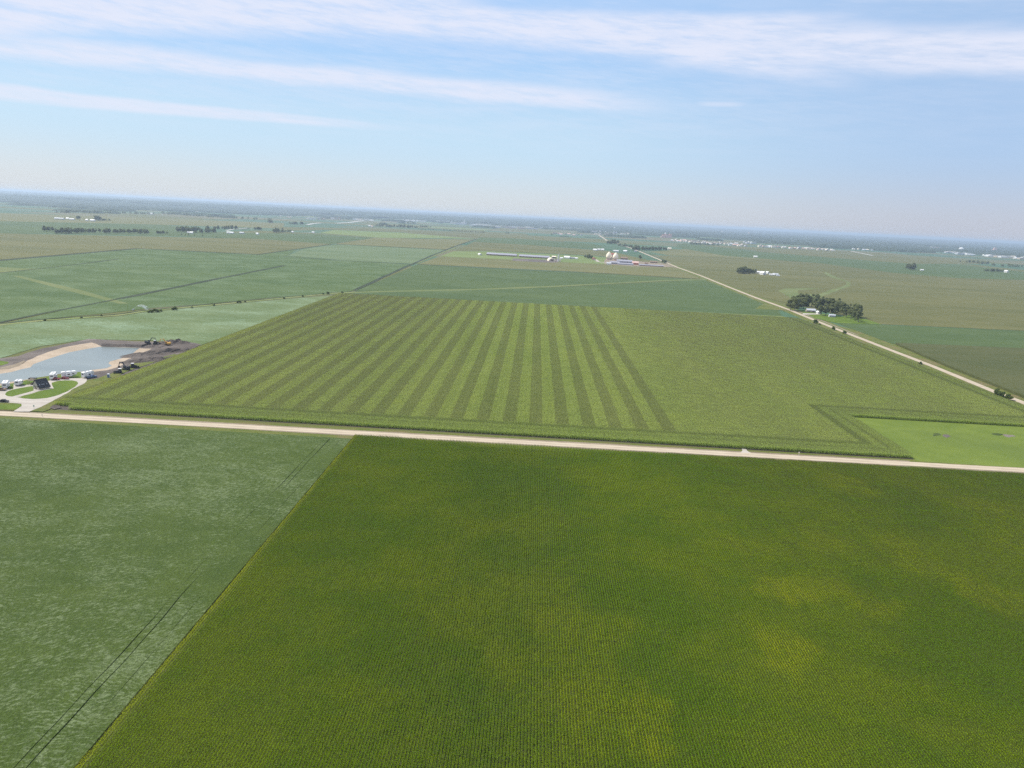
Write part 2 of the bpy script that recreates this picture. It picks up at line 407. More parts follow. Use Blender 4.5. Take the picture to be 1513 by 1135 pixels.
# ------------------------------------------------------------------ near south side of the road
RD = P((-60, 605.6), (0, 608.7), (400, 631.8), (800, 653.2), (1113, 674.3), (1200, 678.6), (1513, 699), (1640, 708))
rdY = lambda X: 372.9+0.0095*X
patch('corn_ground', [(-87, 90), (420, 90), (420, 364), (-87, 362)], 0.01, M['soil_dark'])
patch('bean_ground', [(-700, 60), (-87, 60), (-87, 362.5), (-700, 357)], 0.012, M['soil_dark'])
patch('road_verge', [(-1500, rdY(-1500)-13), (-283, rdY(-283)-10), (-87, rdY(-87)-10.5), (360, rdY(360)-9), (2500, rdY(2500)-10), (2500, rdY(2500)+9), (360, rdY(360)+8), (-250, rdY(-250)+9), (-1500, rdY(-1500)+12)], 0.03, M['verge'], step=12, amp=0.8)
patch('road_shoulder', [(-1500, rdY(-1500)-4.6), (2500, rdY(2500)-4.6), (2500, rdY(2500)+6.4), (-1500, rdY(-1500)+5.4)], 0.06, M['shoulder'], step=9, amp=0.7, seed=5)
patch('gravel_road', [(-1500, rdY(-1500)-3.6), (2500, rdY(2500)-3.6), (2500, rdY(2500)+3.6), (-1500, rdY(-1500)+3.6)], 0.12, M['gravel'], step=20, amp=0.25, seed=8)

# bean field in wind-blown strips: real wheel gaps between slabs of canopy
def bean_slab(name, xa, xb, ya, yb, gl, gr, label):
    """canopy between two wavy long edges; gl/gr = gap half-width functions"""
    vs = []; ys = np.arange(ya, yb+0.01, 2.0); n = len(ys)
    cols = 2
    for yy in ys:
        vs.append((xa(yy)+gl(yy), yy, 0.75)); vs.append((xb(yy)-gr(yy), yy, 0.75))
    for yy in ys:
        vs.append((xa(yy)+gl(yy), yy, 0.0)); vs.append((xb(yy)-gr(yy), yy, 0.0))
    fs = []
    for i in range(n-1):
        a = 2*i; fs.append((a, a+1, a+3, a+2)); o_ = 2*n
        fs.append((a, a+2, a+2+o_, a+o_)); fs.append((a+1, a+1+o_, a+3+o_, a+3))
    fs.append((0, 2*n, 2*n+1, 1)); fs.append((2*n-2, 2*n-1, 4*n-1, 4*n-2))
    me = bpy.data.meshes.new(name); me.from_pydata(vs, [], fs); me.materials.append(M['bean']); me.update()
    o = bpy.data.objects.new(name, me); link(o); tag(o, label, 'crop', 'soybean canopy south of the gravel road', 'stuff'); return o
def wv(a, f, ph): return lambda y: a*math.sin(y*f+ph)+a*0.5*math.sin(y*f*2.7+ph*3)
_w1 = wv(0.9, 0.016, 0.4); _w2 = wv(0.16, 0.11, 1.0)
def gapf(base, f, ph): return lambda y: max(0.0, base*(0.55+0.6*math.sin(y*f+ph)+0.35*math.sin(y*f*3.3+ph*2)))
T1 = lambda y: -100.8+_w1(y)+_w2(y); T2 = lambda y: -98.4+_w1(y)+_w2(y); T3 = lambda y: -93.0+_w1(y)*0.5
z0_ = lambda y: 0.0
EDGE = lambda y: -88.3
g1 = gapf(0.12, 0.045, 0.5); g2 = gapf(0.14, 0.036, 2.0); g3 = gapf(0.06, 0.06, 4.0)
bean_slab('soybean_field', lambda y: -700., T1, 60, 361, z0_, g1, 'wide soybean canopy with pale wind-flipped leaves left of the wheel tracks')
bean_slab('soybean_strip', T1, T2, 60, 361, g1, g2, 'narrow strip of soybeans between the two dark wheel tracks')
bean_slab('soybean_strip', T2, T3, 60, 361, g2, g3, 'strip of soybeans just right of the wheel tracks')
bean_slab('soybean_strip', T3, EDGE, 60, 361, g3, z0_, 'last strip of soybeans against the corn edge')

# ------------------------------------------------------------------ corn: leafy tiles of eight rows
def corn_tile(name, rows, sp, step, leaves, lw, ll, hh, mat, seed, tassel=True, lo=0.42):
    rg = np.random.default_rng(seed); V = []; Fc = []; MI = []
    L = rows*sp; ny = int(L/step)
    for r in range(rows):
        x0 = -L/2+(r+0.5)*sp
        for k in range(ny):
            y0 = -L/2+(k+0.5)*L/ny+rg.normal(0, step*0.15); xx = x0+rg.normal(0, 0.035)
            hgt = hh*(1+rg.normal(0, 0.045))
            a0 = rg.uniform(0, math.pi)
            for j in range(leaves):
                zt = hgt*(lo+(0.96-lo)*j/(leaves-1))
                a = a0+j*math.pi+rg.normal(0, 0.5)
                ln = ll*(1.0-0.35*j/(leaves-1))*(0.85+0.3*rg.random()); c, s_ = math.cos(a), math.sin(a)
                wx, wy = -s_*lw/2, c*lw/2
                p1 = (xx, y0, zt-0.12); p2 = (xx+c*ln*0.5, y0+s_*ln*0.5, zt+0.16*ll); p3 = (xx+c*ln, y0+s_*ln, zt-0.22*ll-0.1*rg.random())
                b0 = len(V)
                V += [(p1[0]-wx*.6, p1[1]-wy*.6, p1[2]), (p1[0]+wx*.6, p1[1]+wy*.6, p1[2]), (p2[0]+wx, p2[1]+wy, p2[2]), (p2[0]-wx, p2[1]-wy, p2[2]), (p3[0]+wx*.3, p3[1]+wy*.3, p3[2]), (p3[0]-wx*.3, p3[1]-wy*.3, p3[2])]
                Fc += [(b0, b0+1, b0+2, b0+3), (b0+3, b0+2, b0+4, b0+5)]; MI += [0, 0]
            if tassel:
                b0 = len(V); t = 0.035
                V += [(xx-t*2, y0, hgt*0.93), (xx+t*2, y0, hgt*0.93), (xx+t, y0+t, hgt*1.12), (xx-t, y0+t, hgt*1.12)]; Fc += [(b0, b0+1, b0+2, b0+3)]; MI += [1]
    me = np_mesh(name, np.array(V), np.array(Fc), None, smooth=False)
    me.materials.append(mat[0]); me.materials.append(mat[1])
    me.polygons.foreach_set('material_index', np.array(MI, dtype=np.int32)); me.update()
    return bpy.data.objects.new(name, me)      # source only, never linked to the scene

def leaf_mat(name, colfn, trans=0.3):
    m = bpy.data.materials.new(name); m.use_nodes = True; t = m.node_tree; nt = NT(t)
    b = t.nodes['Principled BSDF']; b.inputs['Roughness'].default_value = 0.65; b.inputs['Specular IOR Level'].default_value = 0.06
    x, y, z = nt.xyz(nt.pos()); col = colfn(nt, x, y); nt.put(b.inputs['Base Color'], col)
    tr = t.nodes.new('ShaderNodeBsdfTranslucent'); nt.put(tr.inputs[0], nt.mix(1.0, col, (1.0, 1.2, 0.3), 'MULTIPLY'))
    mx = t.nodes.new('ShaderNodeMixShader'); mx.inputs[0].default_value = trans
    t.links.new(b.outputs[0], mx.inputs[1]); t.links.new(tr.outputs[0], mx.inputs[2])
    t.links.new(mx.outputs[0], t.nodes['Material Output'].inputs[0]); return m

BL = [(820, 918, 12, 7, .45), (870, 935, 16, 5, .4), (1155, 878, 13, 6, .75), (1215, 872, 14, 5, .45), (1290, 905, 10, 4, .5), (1325, 902, 4, 3, .6), (1150, 968, 8, 6, .75), (1165, 985, 6, 5, .5), (950, 1055, 6, 5, .5), (965, 1105, 6, 5, .55), (1340, 830, 10, 12, .45), (1450, 880, 9, 10, .6), (1480, 900, 8, 8, .5), (1200, 800, 16, 8, .4), (1255, 725, 12, 10, .55), (1440, 760, 20, 16, .35), (1080, 800, 25, 14, .25), (850, 1020, 12, 18, .3), (740, 980, 6, 8, .35), (1500, 800, 14, 16, .4), (690, 840, 30, 30, .15)]
def near_col(nt, x, y):
    wx = x+(nt.noise(nt.vec(x, y, 0), 0.06, 4, 0.65)*30-15); wy = y+(nt.noise(nt.vec(x, y, 9), 0.06, 4, 0.65)*24-12)
    acc = None
    for (px, py, rx, ry, am) in BL:
        g = G(px, py); dx = (wx-g.x)*(1/rx); dy = (wy-g.y)*(1/(ry*1.7))
        k = nt.ramp(dx*dx+dy*dy, 0.0, 1.6, am, 0.0); acc = k if acc is None else nt.math('MAXIMUM', acc, k)
    edge = nt.ramp(x, -86.9, -84.6, 0.95, 0.0)*nt.ramp(nt.noise(nt.vec(x, y, 4), 0.12, 3), 0.25, 0.6, 0.5, 1.0)  # sunlit left border of the corn, its brightness painted into the leaf colour
    acc = nt.math('MAXIMUM', acc*nt.ramp(nt.noise(nt.vec(x*2.2, y*.6, 2), 0.16, 4, 0.75), 0.30, 0.68, 0.2, 1.1), edge)
    f = nt.ramp(nt.noise(nt.vec(x, y, 0), 0.018, 5, 0.7), 0.38, 0.62)
    col = nt.mix(f, (0.122, 0.225, 0.004), (0.192, 0.275, 0.006))
    col = nt.mix(nt.ramp(nt.noise(nt.vec(x, y, 5), 0.7, 3, 0.7), 0.55, 0.8, 0.0, 0.45), col, (0.26, 0.25, 0.05))
    col = nt.mix(nt.ramp(nt.noise(nt.vec(x, y, 8), 0.25, 2, 0.6), 0.5, 0.75, 0.0, 0.35), col, (0.12, 0.19, 0.03))
    return nt.mix(acc*0.78, col, (0.38, 0.41, 0.008))
M['corn_near'] = leaf_mat('corn_leaf_near', near_col, 0.35)

XL, XR, YF, YB, PX, PY = -262.0, 352.0, 384.5, 1000.0, 207.0, 470.0
def mid_col(nt, x, y):
    mn = lambda a, b: nt.math('MINIMUM', a, b); mxx = lambda a, b: nt.math('MAXIMUM', a, b)
    dp = mxx(PX-x, y-PY)                       # distance outside the grass rectangle
    dh = mn(mn(y-YF, mn(1000.0-y, XR+6.0-x)), dp)
    dR = mn(mn(y-YF, XR+6.0-x), dp)
    # lanes of the headland
    lane = nt.ramp(nt.math('ABSOLUTE', dR-8.6), 0.5, 1.4, 1.0, 0.0)
    lane = mxx(lane*0.6, nt.ramp(nt.math('ABSOLUTE', dR-17.5), 1.9, 3.0, 1.0, 0.0)*0.75)
    xs_ = x+(nt.noise(nt.vec(x*0.06, y*0.5, 2), 0.03, 3)-0.5)*1.5
    st = nt.math('SINE', (xs_-84.5)*(2*math.pi/15.05)+math.pi)       # stripes, right-hand dark edge at x=84.5
    st = nt.ramp(st, -0.12, 0.12)*nt.ramp(x, 84.3, 84.8, 1.0, 0.0)*nt.ramp(dR, 20.8, 21.2)
    dark = st
    wob = nt.noise(nt.vec(x*1.3, y*0.35, 0), 0.02, 4, 0.6)
    right = nt.ramp(x, 80., 130.)
    f = nt.ramp(wob, 0.36, 0.64)
    lite = nt.mix(f, (0.30, 0.375, 0.090), (0.345, 0.41, 0.105))
    lite = nt.mix(right*nt.ramp(nt.noise(nt.vec(x, y*0.5, 3), 0.013, 4, 0.6), 0.42, 0.62, 0.0, 0.55), lite, (0.27, 0.32, 0.095))
    lite = nt.mix(nt.ramp(dR, 0.0, 20.5, 1.0, 0.0, False)*0.0+nt.ramp(dR, 20.3, 21.0, 0.5, 0.0), lite, (0.22, 0.31, 0.066))
    lite = nt.mix(nt.ramp(nt.noise(nt.vec(x*0.8, y*0.6, 6), 0.05, 4, 0.7), 0.5, 0.8, 0.0, 0.5), lite, (0.38, 0.44, 0.07))
    lite = nt.mix(nt.ramp(nt.noise(nt.vec(x*0.6, y*0.03, 12), 0.09, 2), 0.35, 0.65, 0.0, 0.45), lite, (0.27, 0.34, 0.075))
    dk = nt.mix(f, (0.215, 0.262, 0.070), (0.245, 0.285, 0.080))
    edge = nt.ramp(x, XL+1.0, XL+7.5, 0.8, 0.0)
    lite = nt.mix(edge, lite, (0.33, 0.38, 0.045))
    col = nt.mix(lane, nt.mix(dark, lite, dk), (0.150, 0.195, 0.045))
    return nt.mix(nt.ramp(nt.noise(nt.vec(x, y, 5), 0.5, 3, 0.7), 0.5, 0.8, 0.0, 0.4), col, (0.16, 0.19, 0.055))
M['corn_mid'] = leaf_mat('corn_leaf_mid', mid_col, 0.30)
M['tassel'] = mat_plain('corn_tassel', (0.21, 0.21, 0.045), 0.9)
M['tassel_mid'] = mat_plain('corn_tassel_mid', (0.27, 0.25, 0.12), 0.9)

def corn_instances(name, pts, tiles, label, group=None):
    me = bpy.data.meshes.new(name); me.from_pydata([tuple(p) for p in pts], [], []); me.update()
    o = bpy.data.objects.new(name, me); link(o); tag(o, label, 'crop', group, 'stuff')
    ng = bpy.data.node_groups.new(name+'_rows', 'GeometryNodeTree')
    ng.interface.new_socket('Geometry', in_out='INPUT', socket_type='NodeSocketGeometry'); ng.interface.new_socket('Geometry', in_out='OUTPUT', socket_type='NodeSocketGeometry')
    N = ng.nodes.new; Lk = ng.links.new
    gi = N('NodeGroupInput'); go = N('NodeGroupOutput'); iop = N('GeometryNodeInstanceOnPoints')
    jn = N('GeometryNodeJoinGeometry')
    for t in tiles[::-1]:
        oi = N('GeometryNodeObjectInfo'); oi.inputs['Object'].default_value = t; oi.inputs['As Instance'].default_value = True
        Lk(oi.outputs['Geometry'], jn.inputs[0])
    Lk(gi.outputs[0], iop.inputs['Points']); Lk(jn.outputs[0], iop.inputs['Instance']); iop.inputs['Pick Instance'].default_value = True
    ri = N('FunctionNodeRandomValue'); ri.data_type = 'INT'; ri.inputs['Min'].default_value = 0; ri.inputs['Max'].default_value = len(tiles)-1
    io = next(q for q in ri.outputs if q.enabled); Lk(io, iop.inputs['Instance Index'])
    rf = N('FunctionNodeRandomValue'); rf.data_type = 'INT'; rf.inputs['Min'].default_value = 0; rf.inputs['Max'].default_value = 1; rf.inputs['Seed'].default_value = 5
    # integer sockets
    for nd_, lo, hi in ((ri, 0, len(tiles)-1), (rf, 0, 1)):
        ins = [q for q in nd_.inputs if q.enabled]
        ins[0].default_value = lo; ins[1].default_value = hi
    mt = N('ShaderNodeMath'); mt.operation = 'MULTIPLY'; mt.inputs[1].default_value = math.pi; Lk(next(q for q in rf.outputs if q.enabled), mt.inputs[0])
    cx = N('ShaderNodeCombineXYZ'); Lk(mt.outputs[0], cx.inputs[2]); Lk(cx.outputs[0], iop.inputs['Rotation'])
    rs = N('FunctionNodeRandomValue'); rs.data_type = 'FLOAT'; ins = [q for q in rs.inputs if q.enabled]; ins[0].default_value = 0.93; ins[1].default_value = 1.07
    cs = N('ShaderNodeCombineXYZ'); cs.inputs[0].default_value = 1; cs.inputs[1].default_value = 1; Lk(next(q for q in rs.outputs if q.enabled), cs.inputs[2]); Lk(cs.outputs[0], iop.inputs['Scale'])
    Lk(iop.outputs[0], go.inputs[0])
    md = o.modifiers.new('rows', 'NODES'); md.node_group = ng
    return o
T = 8*0.76
tiles_n = [corn_tile('corn_rows', 8, 0.76, 0.19, 7, 0.11, 0.50, 2.45, (M['corn_near'], M['tassel']), s) for s in (1, 2, 3, 4)]
tiles_m = [corn_tile('corn_rows', 8, 0.76, 0.38, 7, 0.22, 0.72, 2.3, (M['corn_mid'], M['tassel_mid']), s, lo=0.12) for s in (11, 12, 13)]
pts = []
ny = int((362-96)/T)
for j in range(ny+1):
    yy = 362-T/2-j*T
    for i in range(80):
        xx = -87.0+T/2+i*T
        if xx > 0.78*yy+75 or xx > 420: break
        pts.append((xx, yy, 0))
corn_instances('corn_field', pts, tiles_n, 'big dark green corn field in thin rows filling the foreground, soybeans on its left')
pts = []
i = 0
for i in range(int((XR-XL)/T)+1):
    xx = XL+T/2+i*T
    j = 0
    y0 = YF+T/2+(0.0 if xx > -240 else 0)
    while True:
        yy = y0+j*T; j += 1
        if yy > YB-2: break
        if xx > PX-2 and yy < PY+1: continue
        if abs(xx-(-258)) < 7 and yy < 392: continue
        pts.append((xx, yy, 0))
corn_instances('striped_corn_field', pts, tiles_m, 'large pale green corn field with dark and light stripes beyond the gravel road')
patch('corn_soil', [(XL-3, YF-1), (PX, YF-1), (PX, PY), (XR+3, PY), (XR+3, YB), (XL-3, YB)], 0.04, M['soil_dark'])
M_m = M

# pasture in the corner
patch('pasture', [(PX-1, 377.5+2), (PX-1, PY+1), (XR+4, PY+1), (XR+4, 380)], 0.07, M['pasture'])
patch('verge_strip', P((1340, 689.0), (1345, 681), (1390, 683.5), (1513, 692), (1513, 697)), 0.075, M['verge'], step=8, amp=0.5)
for k_, pp in enumerate([P((1390, 641), (1398, 640.5), (1407, 646), (1400, 649), (1393, 645)), P((1478, 641), (1492, 641.5), (1503, 645), (1495, 648), (1482, 645))]):
    c_ = sum(pp, Vector())/len(pp); patch('weed_spot', [(c_.x-5+(q.x-c_.x)*0.9, c_.y+1.5+(q.y-c_.y)*0.6) for q in pp], 0.085, M['leaf_bush'], step=2, amp=1.3, seed=k_+5); patch('bare_spot', [(c_.x+(q.x-c_.x)*0.9, c_.y+(q.y-c_.y)*0.55) for q in pp], 0.09, M['soil'], step=2, amp=1.1, seed=k_)

# right-hand gravel road running north
RRp = [(1640, 649), (1513, 595.6), (1477.5, 582.2), (1465, 577.2), (1377, 541), (1299, 511), (1227.5, 483), (1165, 457.5), (1115, 439.4), (1080, 425.6), (1036.7, 408), (1001.5, 395.4), (986.4, 389), (971, 382.4), (945, 371.6), (933.7, 367.3), (918.6, 362.3), (896, 355), (886, 347.9), (879, 345.4)]
RR = [G(*p) for p in RRp]
strip('roadside_verge', RR[:13], 30, 0.05, M['verge'], step=30, amp=1.5)
strip('ditch_bank', [p+Vector((8.5, 0, 0)) for p in RR[1:8]], 3.5, 0.09, M['shoulder'], step=12, amp=1)
strip('gravel_road', RR, [7]*12+[9, 9, 10, 11, 12, 12, 14, 14], 0.14, M['gravel'])

# field entrance
patch('field_entrance', P((1092, 671.5), (1097, 666), (1095, 661.5), (1101, 661.5), (1104, 666.5), (1116, 673)), 0.1, M['concrete'])

# ------------------------------------------------------------------ mid and far field patches (z layers a little above each other)
def fp(name, px, mat, z=0.2, **k): return patch(name, P(*px), z, M[mat], **k)
fp('pale_soybean_field', [(0, 481), (66, 475), (172, 468), (212, 462), (286, 455), (370, 447), (450, 440), (515, 436), (400, 474), (295, 511), (270, 506), (215, 503), (130, 502), (60, 512), (0, 530), (-140, 560), (-140, 497)], 'bean_pale', 0.21)
fp('soybean_field_west', [(-140, 503), (0, 480), (93, 459), (176, 442), (380, 400.6), (418, 393), (500, 384), (611, 391), (560, 413), (522, 430), (490, 434), (400, 440), (300, 450), (230, 455), (150, 464), (60, 472)], 'bean_mid', 0.22)
fp('soybean_field_upper', [(-140, 520), (-140, 398), (0, 385), (201, 367.5), (380, 377), (440, 367), (425, 378), (500, 385), (418, 393), (380, 400.6), (176, 442), (93, 459), (0, 477)], 'bean_mid', 0.23)
fp('pale_grass_strip', [(18, 408), (30, 408), (120, 429), (190, 449), (176, 449), (100, 430)], 'waterway', 0.25)
fp('light_corner', [(-140, 412), (0, 395), (60, 398), (0, 403), (-140, 425)], 'waterway', 0.245)
fp('olive_field', [(-140, 350), (0, 345), (380, 353), (490, 361), (380, 376), (201, 367), (0, 384), (-140, 398)], 'olive', 0.24)
fp('teal_field', [(-140, 318), (0, 320), (240, 331), (300, 343), (470, 346), (553, 351.5), (490, 361), (380, 353), (250, 349), (60, 345), (-140, 348)], 'teal', 0.235)
fp('tan_field', [(-140, 312), (0, 315), (170, 320), (420, 330), (418, 338), (200, 331), (0, 327), (-140, 322)], 'tan', 0.236)
fp('white_soybean_field', [(425, 378), (450, 368), (495, 361.7), (659, 369.3), (609, 390), (500, 384.5)], 'bean_white', 0.25)
fp('tan_corn_field', [(497, 361), (553, 351.8), (704, 354), (659, 368.8)], 'tan', 0.26)
fp('lime_field', [(472, 344.5), (493, 340), (593, 344), (706, 353), (640, 352), (561, 351.5), (545, 350)], 'lime', 0.262)
fp('pale_olive_field', [(400, 335), (560, 338), (720, 346), (860, 352), (872, 358), (706, 352), (593, 343.5), (493, 339.5), (420, 341)], 'olive', 0.25)
fp('teal_field_far', [(708, 351), (760, 352.5), (876, 360.5), (893, 365), (880, 368), (780, 362), (700, 357.5)], 'teal', 0.262)
fp('striped_far_field', [(700, 357.5), (780, 362), (900, 371), (985, 391), (880, 378), (720, 371), (672, 371.5)], 'olive', 0.264)
fp('lime_strip', [(670, 371.5), (720, 371.5), (880, 379), (985, 391), (900, 392), (760, 384), (650, 379)], 'lime', 0.266)
fp('tan_strip', [(650, 379), (760, 384), (900, 391), (988, 392), (1037, 412.5), (900, 404), (760, 397.5), (617, 390.5)], 'tan', 0.268)
fp('soybean_field_centre', [(617, 391), (760, 398.7), (900, 405), (1036, 413.2), (971, 416), (823, 424), (700, 428.3), (524, 431)], 'teal', 0.27)
fp('soybean_field_north', [(524, 432), (700, 429), (823, 424.6), (1040, 413.5), (1150, 458), (1155, 468), (1000, 460.5), (800, 452), (620, 442), (515, 436.5)], 'teal', 0.272)
fp('grass_track', [(490, 432.3), (560, 430.3), (700, 427.2), (823, 422.4), (975, 414.4), (1045, 412), (1045, 414), (975, 416), (823, 424.4), (700, 429.2), (560, 432.3), (490, 434.5)], 'waterway', 0.29)
fp('corn_headland', [(515, 436.3), (620, 441.8), (800, 451.8), (1000, 460), (1155, 467.6), (1165, 470), (1000, 462.5), (800, 454.3), (620, 444), (510, 437)], 'weeds', 0.3)
# east of the road
fp('olive_field_east', [(1050, 411), (1000, 392), (972, 379), (1060, 379), (1215, 389), (1321, 403), (1513, 415), (1700, 424), (1700, 500), (1513, 489), (1302, 479.5), (1180, 452), (1120, 438)], 'olive', 0.21)
fp('olive_field_far', [(990, 378), (960, 372), (1040, 366), (1100, 372), (1228, 383), (1215, 388), (1060, 380)], 'tan', 0.215)
fp('teal_field_east', [(1000, 361), (1040, 360), (1100, 370), (1228, 381), (1350, 383), (1513, 402), (1700, 410), (1700, 425), (1513, 414), (1415, 411), (1321, 403.5), (1215, 389.5), (1071, 378), (1000, 366)], 'teal', 0.22)
fp('tan_field_east', [(1030, 362), (1100, 365), (1250, 371), (1400, 381), (1460, 390), (1350, 390), (1228, 381), (1100, 369)], 'olive', 0.225)
fp('soybean_field_east', [(1238, 478.5), (1302, 480.5), (1513, 489.5), (1700, 499), (1700, 527), (1513, 517.5), (1318, 508.5)], 'teal', 0.23)
patch('corn_field_east', P((1323, 509.5), (1513, 517.5), (1700, 527), (1700, 670), (1513, 589), (1400, 543)), 2.3, M['olive_dark'], z0=0.0, kind='stuff', label='dark olive corn field at the right edge, east of the gravel road', cat='crop')
fp('verge_east', [(1240, 482), (1262, 487), (1330, 511), (1400, 541), (1513, 587), (1513, 592), (1377, 538), (1290, 506)], 'verge', 0.10)
fp('waterway', [(1150, 430), (1162, 426.3), (1214, 426.3), (1180, 429), (1178, 434), (1208, 435), (1251, 421), (1249, 416), (1230, 411), (1216, 403.5), (1221, 402), (1236, 410), (1255, 417), (1257, 422.5), (1210, 440), (1170, 442), (1160, 436)], 'waterway', 0.25, step=25, amp=3)
fp('farm_lawn', [(1178, 458), (1200, 462), (1245, 468), (1262, 462), (1275, 470), (1303, 480), (1237, 478), (1205, 471)], 'lawn', 0.26)
fp('farm_drive', [(1186, 463), (1200, 463.5), (1211, 463.6), (1211, 465), (1198, 465), (1186, 465.5)], 'concrete', 0.28)
fp('triangle_lawn', [(1115, 457), (1128, 449), (1140, 450.5), (1158, 459), (1140, 458)], 'verge', 0.29)

# drainage ditches and hedged field edges (sunk-looking dark grass banks)
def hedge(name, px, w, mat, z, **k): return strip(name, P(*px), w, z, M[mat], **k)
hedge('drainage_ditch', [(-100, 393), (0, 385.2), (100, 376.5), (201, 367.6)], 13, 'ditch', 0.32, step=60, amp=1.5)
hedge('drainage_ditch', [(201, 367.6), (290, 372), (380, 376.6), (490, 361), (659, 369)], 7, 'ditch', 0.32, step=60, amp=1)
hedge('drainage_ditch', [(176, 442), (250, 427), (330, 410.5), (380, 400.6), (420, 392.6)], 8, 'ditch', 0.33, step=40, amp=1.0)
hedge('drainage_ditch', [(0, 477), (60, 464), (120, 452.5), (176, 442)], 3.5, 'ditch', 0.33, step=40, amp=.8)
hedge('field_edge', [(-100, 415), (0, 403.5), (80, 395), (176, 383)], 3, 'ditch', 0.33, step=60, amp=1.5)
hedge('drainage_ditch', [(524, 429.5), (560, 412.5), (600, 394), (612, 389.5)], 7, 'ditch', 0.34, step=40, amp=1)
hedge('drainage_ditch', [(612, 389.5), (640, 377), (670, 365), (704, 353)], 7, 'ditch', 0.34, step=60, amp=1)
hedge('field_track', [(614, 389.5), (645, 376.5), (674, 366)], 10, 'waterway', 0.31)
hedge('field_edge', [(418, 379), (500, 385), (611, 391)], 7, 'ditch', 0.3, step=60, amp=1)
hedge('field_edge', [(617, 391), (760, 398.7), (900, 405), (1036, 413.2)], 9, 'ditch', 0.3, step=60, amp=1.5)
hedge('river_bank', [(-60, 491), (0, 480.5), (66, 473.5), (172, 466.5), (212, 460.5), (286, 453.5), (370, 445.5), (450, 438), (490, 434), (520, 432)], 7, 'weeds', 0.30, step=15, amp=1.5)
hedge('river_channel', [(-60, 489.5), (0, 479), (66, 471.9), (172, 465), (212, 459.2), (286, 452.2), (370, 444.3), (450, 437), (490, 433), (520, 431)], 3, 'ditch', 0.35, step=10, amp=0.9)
hedge('far_road', [(918, 358), (980, 358)], 22, 'waterway', 0.3)
hedge('highway', [(454, 332.2), (462, 330.6), (474, 329.5)], 24, 'road_grey', 0.5)
hedge('highway', [(497, 330), (515, 329), (526, 327.6), (537, 326.2)], 34, 'road_grey', 0.5)
hedge('highway', [(1257, 371.3), (1272, 374.3), (1290, 377.8)], 16, 'road_grey', 0.5)
hedge('farm_road', [(334, 341), (345, 339), (366, 337.6), (372, 338.5)], 12, 'road_grey', 0.5)
hedge('farm_road', [(448, 344), (464, 344)], 10, 'road_grey', 0.5)

# ------------------------------------------------------------------ lake side
def zz(pts, f, ox, oy): return [(p[0]/f+ox, p[1]/f+oy) for p in pts]
A_ = lambda *p: P(*zz(p, 4.728, 0, 470)); B_ = lambda *p: P(*zz(p, 10.087, 0, 530)); C_ = lambda *p: P(*zz(p, 7.565, 120, 490))
patch('lake_soil', A_((-200, 330), (0, 283), (130, 268), (300, 213), (560, 160), (620, 148), (1000, 166), (1290, 168), (1405, 185), (1300, 240), (1150, 300), (1010, 352), (860, 400), (760, 440), (640, 490), (560, 520), (350, 560), (-200, 540)), 0.24, M['soil'], step=8, amp=1.2)
patch('lake_sand', A_((-200, 415), (0, 362), (90, 345), (165, 322), (190, 300), (260, 268), (340, 238), (440, 208), (560, 185), (640, 174), (700, 192), (720, 205), (985, 207), (1058, 198), (1060, 216), (945, 272), (885, 296), (865, 330), (800, 352), (740, 368), (640, 380), (300, 440), (0, 480), (-200, 500)), 0.27, M['sand'], step=6, amp=0.7)
patch('lake_water', A_((-200, 430), (0, 393), (80, 380), (160, 360), (218, 347), (228, 325), (330, 290), (400, 268), (480, 243), (600, 220), (700, 203), (980, 210), (930, 248), (850, 283), (762, 308), (757, 322), (780, 336), (745, 352), (640, 366), (560, 378), (430, 390), (340, 408), (220, 428), (100, 445), (0, 462), (-200, 500)), 0.30, M['water'], step=9, amp=0.5)
# bank cut at the far shore of the lake: a low earth wall
bk = MB(); a, b_ = A_((705, 200), (985, 209)); n_ = (b_-a).normalized(); q = Vector((-n_.y, n_.x, 0))
bk.add([a+Vector((0, 0, .3)), b_+Vector((0, 0, .3)), b_+q*2+Vector((0, 0, 2.2)), a+q*2+Vector((0, 0, 2.2)), b_+q*14+Vector((0, 0, 1.2)), a+q*14+Vector((0, 0, 1.2)), b_+q*16+Vector((0, 0, 0)), a+q*16], [(0, 1, 2, 3), (3, 2, 4, 5), (5, 4, 6, 7), (0, 3, 5, 7), (1, 6, 4, 2)])
tag(bk.build('earth_bank', M['soil']), kind='structure')
patch('soil_dark_patch', A_((912, 300), (945, 280), (1072, 222), (1190, 178), (1300, 180), (1380, 188), (1270, 232), (1130, 285), (1010, 333), (940, 322), (900, 310)), 0.32, M['soil_dark'], step=7, amp=1.2)
patch('haul_track', A_((600, 445), (700, 400), (800, 360), (862, 330), (880, 300), (900, 285), (915, 300), (900, 320), (880, 345), (760, 395), (640, 450)), 0.34, M['soil'], step=8, amp=0.5)
patch('soil_path', A_((0, 350), (90, 330), (170, 300), (180, 308), (140, 335), (60, 358), (0, 362)), 0.34, M['shoulder'], step=8, amp=0.5)
patch('grass_patch', A_((-60, 300), (0, 302), (60, 308), (62, 320), (20, 333), (-60, 340)), 0.33, M['lawn'], step=5, amp=0.5)
